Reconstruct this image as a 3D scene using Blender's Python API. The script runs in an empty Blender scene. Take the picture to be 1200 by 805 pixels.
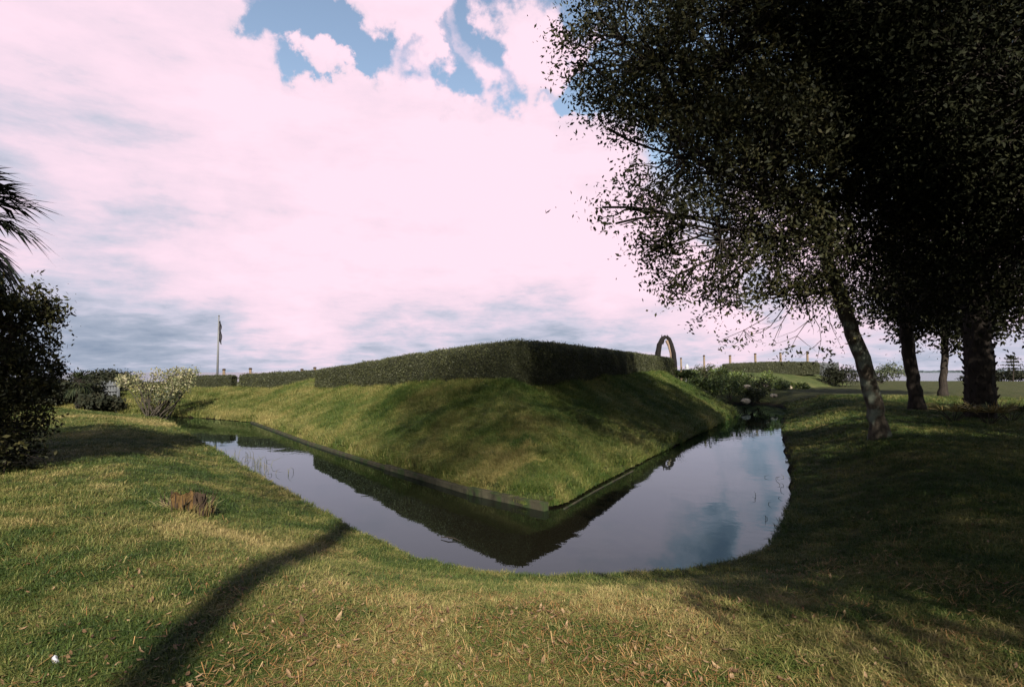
import bpy, math, random
import numpy as np
from mathutils import Vector, noise
SC = bpy.context.scene
COL = SC.collection
R = math.radians
RNG = np.random.default_rng(7)
random.seed(7)

# ------------------------------------------------------------------ camera
F, HC, PITCH = 660.0, 2.4, R(2.9)
cam_d = bpy.data.cameras.new('camera'); cam = bpy.data.objects.new('camera', cam_d); COL.objects.link(cam)
cam.location = (0, 0, HC); cam.rotation_euler = (R(90)+PITCH, 0, 0)
cam_d.sensor_width = 36; cam_d.lens = 36*F/1200; cam_d.clip_start = .05; cam_d.clip_end = 8000
SC.camera = cam

def at(u, v, z=None, D=None):
    """photo pixel -> world point at height z or distance D"""
    a, b = (u-600)/F, (402.5-v)/F
    d = np.array([a, math.cos(PITCH)-b*math.sin(PITCH), math.sin(PITCH)+b*math.cos(PITCH)])
    t = (z-HC)/d[2] if z is not None else D/d[1]
    return np.array([0, 0, HC])+d*t

# ------------------------------------------------------------------ object helpers
def tag(o, label=None, cat=None, group=None, kind=None):
    if label: o['label'] = label
    if cat: o['category'] = cat
    if group: o['group'] = group
    if kind: o['kind'] = kind
    return o
def empty(name, loc, rz=0):
    o = bpy.data.objects.new(name, None); COL.objects.link(o); o.location = [float(c) for c in loc]
    o.rotation_euler = (0, 0, rz); o.empty_display_size = .2
    return o
def mesh_obj(name, verts, faces, mats, parent=None, midx=None, smooth=False):
    me = bpy.data.meshes.new(name)
    v = np.asarray(verts, dtype=np.float32)
    if parent is not None:
        v = v-np.array(parent.location, dtype=np.float32)
    if isinstance(faces, np.ndarray):
        n, k = faces.shape
        me.vertices.add(len(v)); me.vertices.foreach_set('co', v.ravel())
        me.loops.add(n*k); me.loops.foreach_set('vertex_index', faces.astype(np.int32).ravel())
        me.polygons.add(n); me.polygons.foreach_set('loop_start', np.arange(0, n*k, k, dtype=np.int32))
        me.update(calc_edges=True); me.validate()
    else:
        me.from_pydata([tuple(map(float, p)) for p in v], [], faces); me.update()
    for m in (mats if isinstance(mats, (list, tuple)) else [mats]): me.materials.append(m)
    if midx is not None: me.polygons.foreach_set('material_index', np.asarray(midx, dtype=np.int32))
    if smooth: me.polygons.foreach_set('use_smooth', np.ones(len(me.polygons), dtype=bool))
    o = bpy.data.objects.new(name, me); COL.objects.link(o)
    if parent is not None: o.parent = parent
    return o

class MB:
    """collects tubes, boxes and quads, builds one mesh"""
    def __init__(s): s.v = []; s.f = []; s.n = 0
    def add(s, v, f):
        s.v.append(np.asarray(v, float)); s.f += [tuple(i+s.n for i in q) for q in f]; s.n += len(v)
    def tube(s, pts, rad, k=8, cap=True, jitter=0):
        pts = [np.asarray(p, float) for p in pts]; n = len(pts); V = []; f = []
        up = np.array([.13, .31, .94])
        for i, p in enumerate(pts):
            t = pts[min(i+1, n-1)]-pts[max(i-1, 0)]; t /= np.linalg.norm(t)+1e-9
            if abs(t@up) > .97: up = np.array([1., .1, .05])
            a = np.cross(t, up); a /= np.linalg.norm(a)+1e-9; b = np.cross(t, a)
            r = rad[i] if hasattr(rad, '__len__') else rad
            for j in range(k):
                th = 2*math.pi*j/k; rr = r*(1+jitter*(random.random()-.5))
                V.append(p+a*math.cos(th)*rr+b*math.sin(th)*rr)
        for i in range(n-1):
            for j in range(k):
                f.append((i*k+j, i*k+(j+1) % k, (i+1)*k+(j+1) % k, (i+1)*k+j))
        if cap: f.append(tuple(range(k))[::-1]); f.append(tuple((n-1)*k+j for j in range(k)))
        s.add(V, f)
    def prism(s, path, half, z0, z1):
        """box along path (two points), half width"""
        a, b = np.asarray(path[0], float), np.asarray(path[1], float)
        d = (b-a)[:2]; d /= np.linalg.norm(d); nrm = np.array([-d[1], d[0], 0])*half
        V = []
        for p in (a, b):
            for sg in (-1, 1):
                for z in (z0, z1): q = p+nrm*sg; V.append([q[0], q[1], p[2]+z])
        s.add(V, [(0, 1, 3, 2), (4, 6, 7, 5), (0, 4, 5, 1), (2, 3, 7, 6), (1, 5, 7, 3), (0, 2, 6, 4)])
    def build(s, name, mats, parent=None, smooth=False):
        return mesh_obj(name, np.concatenate(s.v), s.f, mats, parent, smooth=smooth)

# ------------------------------------------------------------------ materials
class NT:
    def __init__(s, name):
        s.m = bpy.data.materials.new(name); s.m.use_nodes = True; s.t = s.m.node_tree
        s.p = s.t.nodes['Principled BSDF']; s.out = s.t.nodes['Material Output']
    def n(s, typ, ins=None, **kw):
        return addnode(s.t, typ, ins, **kw)
def addnode(t, typ, ins=None, **kw):
    n = t.nodes.new(typ)
    for k, v in kw.items(): setattr(n, k, v)
    for k, v in (ins or {}).items():
        if hasattr(v, 'is_output') or isinstance(v, bpy.types.NodeSocket): t.links.new(v, n.inputs[k])
        else: n.inputs[k].default_value = v
    return n
def ramp(t, fac, stops, interp='LINEAR'):
    n = t.nodes.new('ShaderNodeValToRGB'); t.links.new(fac, n.inputs[0]); cr = n.color_ramp; cr.interpolation = interp
    while len(cr.elements) < len(stops): cr.elements.new(.5)
    for e, (p, c) in zip(cr.elements, stops):
        e.position = p; e.color = (*c, 1) if len(c) == 3 else c
    return n.outputs[0]
def leaf_mat(name, cols, rough=.55, trans=.25, spec=.3, patch=None):
    k = NT(name); t = k.t
    g = k.n('ShaderNodeNewGeometry')
    c = ramp(t, g.outputs['Random Per Island'], [(i/(len(cols)-1), q) for i, q in enumerate(cols)])
    if patch:
        ns = k.n('ShaderNodeTexNoise', {'Scale': patch, 'Detail': 3.})
        b = ramp(t, ns.outputs['Fac'], [(.35, (.6, .6, .6)), (.7, (1.35, 1.3, 1.15))])
        c = k.n('ShaderNodeVectorMath', {0: c, 1: b}, operation='MULTIPLY').outputs[0]
    t.links.new(c, k.p.inputs['Base Color']); k.p.inputs['Roughness'].default_value = rough
    k.p.inputs['Specular IOR Level'].default_value = spec
    if trans:
        tr = k.n('ShaderNodeBsdfTranslucent', {'Color': c})
        mx = k.n('ShaderNodeMixShader', {0: trans, 1: k.p.outputs[0], 2: tr.outputs[0]})
        t.links.new(mx.outputs[0], k.out.inputs[0])
    return k.m
def bark_mat(name, c1, c2, sc=14, c3=None):
    k = NT(name); t = k.t
    tc = k.n('ShaderNodeTexCoord')
    mp = k.n('ShaderNodeMapping', {'Vector': tc.outputs['Object'], 'Scale': (sc, sc, sc*.25)})
    ns = k.n('ShaderNodeTexNoise', {'Vector': mp.outputs[0], 'Scale': 1., 'Detail': 7., 'Roughness': .7})
    st = [(.3, c1), (.62, c2)]
    c = ramp(t, ns.outputs[0], st)
    if c3:
        n2 = k.n('ShaderNodeTexNoise', {'Vector': tc.outputs['Object'], 'Scale': 3.2, 'Detail': 6.})
        m = ramp(t, n2.outputs[0], [(.5, (0, 0, 0)), (.6, (1, 1, 1))])
        mx = k.n('ShaderNodeMix', {0: m, 6: c, 7: (*c3, 1)}, data_type='RGBA'); c = mx.outputs[2]
    t.links.new(c, k.p.inputs['Base Color']); k.p.inputs['Roughness'].default_value = .9; k.p.inputs['Specular IOR Level'].default_value = .12
    bp = k.n('ShaderNodeBump', {'Height': ns.outputs[0], 'Strength': .9, 'Distance': .03})
    t.links.new(bp.outputs[0], k.p.inputs['Normal'])
    return k.m
def plain(name, c, rough=.6, c2=None, sc=6):
    k = NT(name)
    ns = k.n('ShaderNodeTexNoise', {'Scale': float(sc), 'Detail': 5.})
    c2 = c2 or tuple(x*.6 for x in c)
    k.t.links.new(ramp(k.t, ns.outputs[0], [(.3, c2), (.7, c)]), k.p.inputs['Base Color'])
    k.p.inputs['Roughness'].default_value = rough; k.p.inputs['Specular IOR Level'].default_value = .2
    return k.m

M = {}
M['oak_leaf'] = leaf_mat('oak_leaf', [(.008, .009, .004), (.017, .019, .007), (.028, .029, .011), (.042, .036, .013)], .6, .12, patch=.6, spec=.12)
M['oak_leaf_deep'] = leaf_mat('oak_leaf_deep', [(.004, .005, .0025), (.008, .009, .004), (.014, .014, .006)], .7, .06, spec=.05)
M['hedge_leaf'] = leaf_mat('hedge_leaf', [(.018, .021, .008), (.027, .032, .011), (.038, .042, .015), (.05, .050, .018)], .6, .15, patch=.8)
M['shrub_leaf'] = leaf_mat('shrub_leaf', [(.018, .032, .008), (.04, .065, .016), (.075, .10, .024), (.11, .13, .035)], .5, .25, patch=.9)

M['dark_leaf'] = leaf_mat('dark_leaf', [(.006, .007, .004), (.011, .013, .007), (.02, .019, .011)], .7, .08, spec=.1)
M['blossom'] = leaf_mat('blossom', [(.05, .06, .025), (.10, .105, .045), (.19, .17, .09), (.15, .13, .09)], .7, .25)
M['grey_leaf'] = leaf_mat('grey_leaf', [(.026, .036, .017), (.045, .055, .027), (.066, .068, .038)], .6, .3)
M['palm_leaf'] = leaf_mat('palm_leaf', [(.006, .010, .004), (.013, .018, .007), (.024, .026, .011)], .6, .06, spec=.15)
M['frond_dry'] = leaf_mat('frond_dry', [(.09, .06, .02), (.14, .11, .04), (.05, .06, .02)], .6, .1)
M['bark'] = bark_mat('oak_bark', (.012, .010, .008), (.05, .04, .03), 14, (.085, .092, .072))
M['bark_dark'] = bark_mat('dark_bark', (.006, .005, .004), (.022, .017, .014), 14)
M['twig'] = bark_mat('twig_bark', (.014, .012, .009), (.045, .038, .03), 30)
M['hedge_core'] = plain('hedge_core', (.014, .015, .007), .95, (.008, .009, .004), 9)
M['pole'] = plain('pole_paint', (.10, .10, .105), .5)
M['board'] = bark_mat('weathered_board', (.010, .009, .006), (.034, .030, .019), 5, (.018, .026, .009))
M['flag'] = plain('flag_cloth', (.025, .022, .028), .9, (.012, .012, .016), 4)
M['post'] = bark_mat('post_wood', (.06, .045, .032), (.16, .115, .08), 6)
M['arch'] = bark_mat('arch_wood', (.003, .003, .003), (.009, .007, .007), 5)
M['arch_light'] = plain('arch_pale', (.17, .12, .09), .8)
M['palisade'] = bark_mat('palisade_wood', (.022, .024, .026), (.07, .074, .08), 3)
M['stump'] = bark_mat('stump_wood', (.016, .010, .004), (.085, .05, .018), 30)
M['stump_dark'] = bark_mat('stump_bark', (.008, .006, .005), (.04, .026, .017), 26)
M['white'] = plain('white_plastic', (.26, .26, .28), .6, (.17, .17, .19))
M['sand'] = plain('pale_stone', (.34, .28, .21), .9, (.16, .13, .10), 3)
M['reed'] = leaf_mat('reed_leaf', [(.02, .025, .01), (.05, .05, .02), (.09, .075, .035)], .6, .1)
M['straw'] = leaf_mat('dead_straw', [(.05, .022, .006), (.13, .06, .018), (.20, .11, .04), (.24, .17, .08)], .7, .1)
M['dry_leaf'] = leaf_mat('dry_leaf', [(.03, .014, .006), (.07, .036, .016), (.12, .07, .034), (.19, .125, .07), (.06, .024, .010)], .7, .15)

# soil / lawn base
def soil(name, dark, mid, straw, s=1.2):
    k = NT(name); t = k.t
    g = k.n('ShaderNodeNewGeometry')
    a = k.n('ShaderNodeTexNoise', {'Vector': g.outputs['Position'], 'Scale': s, 'Detail': 6., 'Roughness': .65})
    b = k.n('ShaderNodeTexNoise', {'Vector': g.outputs['Position'], 'Scale': 28., 'Detail': 5., 'Roughness': .7})
    ad = k.n('ShaderNodeMath', {0: a.outputs[0], 1: b.outputs[0]}, operation='ADD')
    hf = k.n('ShaderNodeMath', {0: ad.outputs[0], 1: .5}, operation='MULTIPLY')
    c = ramp(t, hf.outputs[0], [(.36, dark), (.5, mid), (.64, straw)])
    # bare wet earth right at the waterline
    sx = k.n('ShaderNodeSeparateXYZ', {0: g.outputs['Position']})
    w = k.n('ShaderNodeMapRange', {0: sx.outputs[2], 1: .07, 2: .2})
    mx = k.n('ShaderNodeMix', {0: w.outputs[0], 6: (.010, .007, .004, 1), 7: c}, data_type='RGBA')
    t.links.new(mx.outputs[2], k.p.inputs['Base Color']); k.p.inputs['Roughness'].default_value = .95
    k.p.inputs['Specular IOR Level'].default_value = .1
    bp = k.n('ShaderNodeBump', {'Height': b.outputs[0], 'Strength': 1., 'Distance': .06}); t.links.new(bp.outputs[0], k.p.inputs['Normal'])
    return k.m
M['lawn'] = soil('lawn_soil', (.012, .015, .005), (.026, .030, .009), (.06, .05, .02))
M['mound'] = soil('mound_turf', (.016, .024, .008), (.036, .045, .014), (.08, .072, .03), .7)

def grass_mat(name, green, straw):
    k = NT(name); t = k.t
    at_ = k.n('ShaderNodeAttribute', attribute_type='INSTANCER', attribute_name='tint')
    g = k.n('ShaderNodeNewGeometry')
    rnd = k.n('ShaderNodeMath', {0: g.outputs['Random Per Island'], 1: -.5}, operation='ADD')
    r2 = k.n('ShaderNodeMath', {0: rnd.outputs[0], 1: .75, 2: at_.outputs['Fac']}, operation='MULTIPLY_ADD')
    c = ramp(t, r2.outputs[0], [(.0, green[0]), (.35, green[1]), (.6, straw[0]), (1., straw[1])])
    t.links.new(c, k.p.inputs['Base Color']); k.p.inputs['Roughness'].default_value = .6
    k.p.inputs['Specular IOR Level'].default_value = .2
    tr = k.n('ShaderNodeBsdfTranslucent', {'Color': c})
    mx = k.n('ShaderNodeMixShader', {0: .25, 1: k.p.outputs[0], 2: tr.outputs[0]})
    t.links.new(mx.outputs[0], k.out.inputs[0])
    return k.m
M['grass'] = grass_mat('grass_blade', [(.014, .030, .005), (.043, .062, .011)], [(.10, .094, .026), (.22, .17, .07)])
M['mgrass'] = grass_mat('mound_blade', [(.015, .034, .006), (.045, .072, .012)], [(.10, .105, .027), (.22, .18, .065)])

# water
k = NT('moat_water'); t = k.t
k.p.inputs['Base Color'].default_value = (.0045, .004, .0025, 1); k.p.inputs['Roughness'].default_value = .015
k.p.inputs['IOR'].default_value = 1.36
g = k.n('ShaderNodeNewGeometry')
n1 = k.n('ShaderNodeTexNoise', {'Vector': g.outputs['Position'], 'Scale': 2.2, 'Detail': 3.})
n2 = k.n('ShaderNodeTexNoise', {'Vector': g.outputs['Position'], 'Scale': .35, 'Detail': 2.})
md = ramp(t, n2.outputs[0], [(.45, (.1, .1, .1)), (.7, (1, 1, 1))])
hh = k.n('ShaderNodeMath', {0: n1.outputs[0], 1: md}, operation='MULTIPLY')
bp = k.n('ShaderNodeBump', {'Height': hh.outputs[0], 'Strength': .09, 'Distance': .05}); t.links.new(bp.outputs[0], k.p.inputs['Normal'])
k.p.inputs['Specular IOR Level'].default_value = 0.
fr = k.n('ShaderNodeFresnel', {'IOR': 1.5, 'Normal': bp.outputs[0]}); gl = k.n('ShaderNodeBsdfGlossy', {'Color': (.62, .82, .88, 1), 'Roughness': .012, 'Normal': bp.outputs[0]})
mx = k.n('ShaderNodeMixShader', {0: fr.outputs[0], 1: k.p.outputs[0], 2: gl.outputs[0]}); t.links.new(mx.outputs[0], k.out.inputs[0])
M['water'] = k.m
k = NT('river_water'); t = k.t
k.p.inputs['Base Color'].default_value = (.05, .06, .07, 1); k.p.inputs['Roughness'].default_value = .25
g = k.n('ShaderNodeNewGeometry')
n1 = k.n('ShaderNodeTexNoise', {'Vector': g.outputs['Position'], 'Scale': .5, 'Detail': 6.})
bp = k.n('ShaderNodeBump', {'Height': n1.outputs[0], 'Strength': .4, 'Distance': .2}); t.links.new(bp.outputs[0], k.p.inputs['Normal'])
M['river'] = k.m

# ------------------------------------------------------------------ plan geometry
def sd_poly(px, py, poly):
    """signed distance, positive inside"""
    poly = np.asarray(poly, float); d2 = np.full(px.shape, 1e18); ins = np.zeros(px.shape, bool)
    for i in range(len(poly)):
        a, b = poly[i], poly[(i+1) % len(poly)]
        e = b-a; wx, wy = px-a[0], py-a[1]
        tt = np.clip((wx*e[0]+wy*e[1])/(e@e+1e-12), 0, 1)
        d2 = np.minimum(d2, (wx-e[0]*tt)**2+(wy-e[1]*tt)**2)
        c = ((a[1] > py) != (b[1] > py)) & (px < (b[0]-a[0])*(py-a[1])/(b[1]-a[1]+1e-12)+a[0])
        ins ^= c
    d = np.sqrt(d2)
    return np.where(ins, d, -d)
def ss(x, a=0., b=1.):
    t_ = np.clip((x-a)/(b-a), 0, 1); return t_*t_*(3-2*t_)
def vn(x, y, f, seed=0):
    """cheap smooth 2-D value noise 0..1"""
    x = x*f+seed*17.3; y = y*f+seed*9.1
    xi = np.floor(x).astype(np.int64); yi = np.floor(y).astype(np.int64); fx = x-xi; fy = y-yi
    def h(i, j):
        v = (i*374761393+j*668265263+seed*1442695041) & 0x7fffffff
        v = ((v ^ (v >> 13))*1274126177) & 0x7fffffff
        return (v & 0xffff)/65535.
    fx = fx*fx*(3-2*fx); fy = fy*fy*(3-2*fy)
    return (h(xi, yi)*(1-fx)+h(xi+1, yi)*fx)*(1-fy)+(h(xi, yi+1)*(1-fx)+h(xi+1, yi+1)*fx)*fy
def fbm(x, y, f, seed=0, o=4):
    s_ = 0; a = 1; n_ = 0
    for i in range(o): s_ = s_+vn(x, y, f*2**i, seed+i)*a; n_ += a; a *= .55
    return s_/n_

ZB = .12
outer_px = [(262, 530), (330, 568), (400, 607), (440, 629), (500, 653), (560, 666), (640, 671), (720, 670), (800, 663), (850, 655), (885, 646), (905, 632)]
outer = [at(u, v, z=ZB)[:2] for u, v in outer_px]
outer += [at(u, v, z=0)[:2] for u, v in [(918, 612), (930, 580), (929, 552), (921, 522), (918, 503), (921, 490), (926, 480)]]
outer += [np.array(p) for p in [(19.0, 42), (12, 44), (11, 40), (4, 44), (-8, 44), (-22, 44), (-24, 33)]]
outer += [at(u, v, z=ZB)[:2] for u, v in [(186, 489.5), (200, 494), (214, 502), (235, 515)]]
# base line of the earthwork at the water
base = [at(u, v, z=.0)[:2] for u, v in [(862, 487), (760, 536), (690, 572), (656, 592)]]
base += [np.array([.60, 10.12]), np.array([.28, 10.2])]
base += [at(u, v, z=.0)[:2] for u, v in [(560, 577), (460, 548), (370, 520), (300, 495), (240, 490), (195, 488)]]
base += [np.array(p) for p in [(-25.5, 31.5), (-31, 36), (-31, 70), (13, 70), (13.6, 38)]]
base = np.array(base)

def ground_h(x, y):
    d = -sd_poly(x, y, outer)                        # >0 on land
    rag = (fbm(x, y, 2.2, 3, 3)-.5)*.35*ss(x, 3., 5.)+(fbm(x, y, 3.5, 5, 2)-.5)*.12
    d = d+rag
    L = .76+.16*ss(x, 2, 9)-.30*ss(-x, 6, 16)
    right = ss(x, 2.5, 5)
    bank = .13+.16*right
    w = 3.0-.6*right
    z = bank*ss(d, -.06, .14)+(L-bank)*ss(d, .05, w)**.9
    z = np.where(d < 0, -.8*ss(-d, -.02, .5)+z*0, z)
    z = z+(fbm(x, y, .35, 11, 3)-.5)*.16*ss(d, .8, 5)+(fbm(x, y, 2., 12, 2)-.5)*.035*ss(d, .1, 1)
    rv = ss(y+.12*x, 104, 112); z = z*(1-rv)-1.5*rv
    z = np.where(y < -400, z, z)
    return z

def foot_h(x, y):
    """height of the flat top of the earthwork"""
    left = ss(-x, 0.5, 10.5); l2 = ss(-x, 10.5, 15)
    return 2.16+.2*ss(y, 17, 40)*(1-ss(-x, -4, 0))-.24*left-.59*l2
def mound_h(x, y):
    d = sd_poly(x, y, base)+(fbm(x, y, 1.3, 21, 3)-.5)*(.10+.3*ss(x, .5, 2))
    w = 3.75+.9*ss(-x, 10, 15)
    top = foot_h(x, y)
    t_ = np.clip(d/w, 0, 1.6)
    prof = np.where(t_ < 1, t_**.92, 1.)
    prof = prof*(1-.03)+.03
    sm = ss(t_, .86, 1.12)
    prof = np.minimum(prof, 1)*(1-sm)+sm
    z = .13+(top-.13)*prof
    z = z+(fbm(x, y, .7, 31, 4)-.5)*.22*ss(d, .3, 1.5)
    z = np.where(d < .0, -.02-.9*ss(-d, -.02, .45), z)
    z = np.where((d >= 0) & (d < .1), z*ss(d, -.02, .1), z)
    return z

def axis(segs):
    o_ = [segs[0][0]]
    for a, b, st in segs:
        n_ = max(1, int(round((b-a)/st))); o_ += list(np.linspace(a, b, n_+1)[1:])
    return np.array(o_)
def grid_mesh(name, xs, ys, hf, mat, keep=None):
    X, Y = np.meshgrid(xs, ys); Z = hf(X, Y); nx, ny = len(xs), len(ys)
    V = np.stack([X, Y, Z], -1).reshape(-1, 3)
    i = np.arange(nx-1)[None, :]+np.arange(ny-1)[:, None]*nx
    q = np.stack([i, i+1, i+1+nx, i+nx], -1).reshape(-1, 4)
    if keep is not None:
        kk = keep(X, Y).reshape(-1); q = q[kk[q].any(1)]
        used = np.unique(q); mp = np.full(len(V), -1); mp[used] = np.arange(len(used)); V = V[used]; q = mp[q]
    return mesh_obj(name, V, q, mat, smooth=True)
xs = axis([(-2500, -400, 300), (-400, -80, 40), (-80, -30, 4), (-30, -16, .6), (-16, -6, .22), (-6, 7, .09), (7, 12, .25), (12, 40, 1.), (40, 120, 6), (120, 500, 50), (500, 3000, 400)])
ys = axis([(-600, -60, 60), (-60, -8, 4), (-8, 1.5, .5), (1.5, 9, .08), (9, 16, .16), (16, 32, .3), (32, 60, 1.), (60, 130, 2.5), (130, 500, 60), (500, 3200, 400)])
tag(grid_mesh('lawn', xs, ys, ground_h, M['lawn']), kind='structure')
xs = axis([(-33, -16, .35), (-16, 8, .13), (8, 15, .25)]); ys = axis([(9, 24, .13), (24, 46, .3), (46, 72, 1.5)])
tag(grid_mesh('grass_mound', xs, ys, mound_h, M['mound'], lambda X, Y: sd_poly(X, Y, base) > -.6), kind='structure')
w = mesh_obj('moat_water', [(-30, 5, 0), (24, 5, 0), (24, 46, 0), (-30, 46, 0)], [(0, 1, 2, 3)], M['water']); tag(w, kind='structure')
w = mesh_obj('river_water', [(-3000, 95, -.02), (4000, 60, -.02), (4000, 3600, -.02), (-3000, 3600, -.02)], [(0, 1, 2, 3)], M['river']); tag(w, kind='structure')

# far bastion on the right, seen across the end of the moat
fb = np.array([at(1003, 451, D=62)[:2], at(940, 455, D=52)[:2], at(850, 455, D=47)[:2], (12, 47), (12, 90), (44, 90)])
def far_h(x, y):
    d = sd_poly(x, y, fb); return -.1+ss(d, -.8, .2)*.9+1.55*np.clip(d/4.2, 0, 1)**.9+(fbm(x, y, .6, 41, 3)-.5)*.2
tag(grid_mesh('grass_bank', axis([(10, 44, .5)]), axis([(44, 92, .6)]), far_h, M['mound'], lambda X, Y: sd_poly(X, Y, fb) > -.7), kind='structure')

def gz(x, y): return float(ground_h(np.array([x*1.]), np.array([y*1.]))[0])
def mz(x, y): return float(mound_h(np.array([x*1.]), np.array([y*1.]))[0])

# ------------------------------------------------------------------ leaves
def leaf_quads(C, L, W, up=0., jitter=.35, rng=RNG, outward=None):
    """rhombic leaves at centres C"""
    n = len(C); a = rng.normal(size=(n, 3)); a[:, 2] -= up
    if outward is not None: a = a+outward
    a /= np.linalg.norm(a, axis=1, keepdims=True)
    b = rng.normal(size=(n, 3)); b -= (b*a).sum(1, keepdims=True)*a; b /= np.linalg.norm(b, axis=1, keepdims=True)
    s = (1+jitter*rng.normal(size=(n, 1))).clip(.4, 1.8)
    L = L*s; W = W*s
    c = np.cross(a, b)
    V = np.stack([C-a*L*.5, C-b*W*.5+c*W*.12, C+a*L*.5, C+b*W*.5+c*W*.12], 1).reshape(-1, 3)
    Fq = np.arange(n*4).reshape(n, 4)
    return V, Fq
def in_lobes(lobes, n, rng, shell=.55):
    """points in ellipsoid lobes (c, r(3)), biased to the shell"""
    vol = np.array([np.prod(r)**.8 for c, r in lobes]); k = rng.choice(len(lobes), n, p=vol/vol.sum())
    d = rng.normal(size=(n, 3)); d /= np.linalg.norm(d, axis=1, keepdims=True)
    rad = rng.random(n)**(1/3.)*(1-shell)+shell*rng.random(n)**.15
    c = np.array([lobes[i][0] for i in k]); r = np.array([lobes[i][1] for i in k])
    return c+d*r*rad[:, None], k
def bez(p0, p1, sag, n=7, rng=RNG, wob=.06):
    p0, p1 = np.asarray(p0, float), np.asarray(p1, float); L = np.linalg.norm(p1-p0)
    m = (p0+p1)/2+np.array([0, 0, sag*L]); tt = np.linspace(0, 1, n)[:, None]
    P = (1-tt)**2*p0+2*tt*(1-tt)*m+tt**2*p1
    for k_ in (1, 2, 3): P += np.sin(tt*math.pi*k_)*rng.normal(size=(1, 3))*wob*L*.09/k_
    return P

def oak(name, label, trunk, tr, lobes, ncl, per, leaf, seed, sig=.28, mat='oak_leaf', bark='bark', gap=.42, group=None, twigs=.5, cat='oak tree', limb_r=.13, hang=(), gf=.8):
    rng = np.random.default_rng(seed)
    lobes = [(np.asarray(c, float), np.asarray(r if hasattr(r, '__len__') else (r, r, r*.85), float)) for c, r in lobes]
    root = empty(name, trunk[0]); tag(root, label, cat, group)
    mb = MB(); P = [np.asarray(p, float) for p in trunk]
    Q = []; RR = []
    for i in range(len(P)-1):
        for s in np.linspace(0, 1, 5)[:-1]:
            Q.append(P[i]*(1-s)+P[i+1]*s+rng.normal(size=3)*np.array([1, 1, 0])*tr[i]*.08); RR.append(tr[i]*(1-s)+tr[i+1]*s)
    Q.append(P[-1]); RR.append(tr[-1]); Q[0] = Q[0]-np.array([0, 0, .25])
    RR[0] = tr[0]*1.55; RR[1] = tr[0]*1.12
    mb.tube(Q, RR, 14, jitter=.12); mb.build('trunk', M[bark], root, smooth=True)
    bb = MB(); limbs = [None]*len(lobes)
    nodes = [(q_, r_, 0.) for q_, r_ in list(zip(Q, RR))[len(Q)*3//5:]]; topq = Q[-1]
    for li in sorted(range(len(lobes)), key=lambda i_: np.linalg.norm(lobes[i_][0]-topq)):
        c, r = lobes[li]
        q_, r_, dd = min(nodes, key=lambda nd: np.linalg.norm(nd[0]-c)+.55*nd[2]+(9 if nd[1] < .03 else 0))
        L = bez(q_, c, .10, 9, rng, .3); rr_ = np.linspace(min(r_*.72, limb_r), .022, 9); limbs[li] = L
        bb.tube(L, rr_, 7, jitter=.1); nodes += [(L[k_], rr_[k_], dd+np.linalg.norm(L[k_]-L[0])) for k_ in range(1, 8)]
    C, kk = in_lobes(lobes, int(ncl*1.7), rng)
    nz = np.array([noise.noise(Vector(c*gf)+Vector((seed, 0, 0))) for c in C])
    keep = nz > np.quantile(nz, gap); C = C[keep][:ncl]; kk = kk[keep][:ncl]
    for c, ki in zip(C, kk):
        if rng.random() > twigs: continue
        L = limbs[ki]; d = np.linalg.norm(L-c, axis=1); j = int(np.argmin(d)); j = max(0, j-1)
        T = bez(L[j], c+rng.normal(size=3)*.1, -.06, 5, rng, .5); bb.tube(T, np.linspace(.022, .006, 5), 3, cap=False)
    for h0, h1 in hang:
        T = bez(h0, h1, .10, 9, rng, .8); bb.tube(T, np.linspace(.02, .004, 9), 4, cap=False)
        for _ in range(5):
            j = rng.integers(2, 8); bb.tube(bez(T[j], T[j]+np.array([rng.normal()*.3-.1, rng.normal()*.2, -.1-.35*rng.random()]), -.1, 5, rng, .3), np.linspace(.008, .002, 5), 3, cap=False)
        C = np.concatenate([C, T[[3, 8]]+rng.normal(size=(2, 3))*.05])
    bb.build('limbs', M['bark_dark'], root, smooth=True)
    # leaves in short sprays around each cluster centre
    n = len(C)*per; ci = np.repeat(np.arange(len(C)), per)
    ax = rng.normal(size=(len(C), 3)); ax[:, 2] *= .5; ax /= np.linalg.norm(ax, axis=1, keepdims=True)
    off = ax[ci]*(rng.normal(size=(n, 1))*sig*1.25)+rng.normal(size=(n, 3))*sig*.55
    V, Fq = leaf_quads(C[ci]+off, leaf, leaf*.46, up=.25, rng=rng)
    mesh_obj('crown', V, Fq, M[mat], root)
    return root

def fan_frond(V, Fs, c, d, length, n=26, spread=2.6, droop=.5, rng=RNG):
    """palmetto fan: blades radiating from the end of a stalk"""
    c = np.asarray(c, float); d = np.asarray(d, float); d /= np.linalg.norm(d)
    side = np.cross(d, [0, 0, 1.]); side /= np.linalg.norm(side)+1e-9; upv = np.cross(side, d)
    for i in range(n):
        a = (i/(n-1)-.5)*spread; L = length*(1-.25*abs(a)/spread*2)*(.9+.2*rng.random())
        e = d*math.cos(a)+side*math.sin(a)+upv*(.12*rng.normal()); e /= np.linalg.norm(e)
        wv = np.cross(e, upv); wv /= np.linalg.norm(wv)+1e-9; wv *= length*.028
        m = c+e*L*.6+np.array([0, 0, -droop*L*.10]); tip = c+e*L+np.array([0, 0, -droop*L*(.35+.3*rng.random())])
        k0 = len(V); V += [c-wv*.3, c+wv*.3, m+wv, m-wv, tip]
        Fs += [(k0, k0+1, k0+2, k0+3), (k0+3, k0+2, k0+4)]
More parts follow.
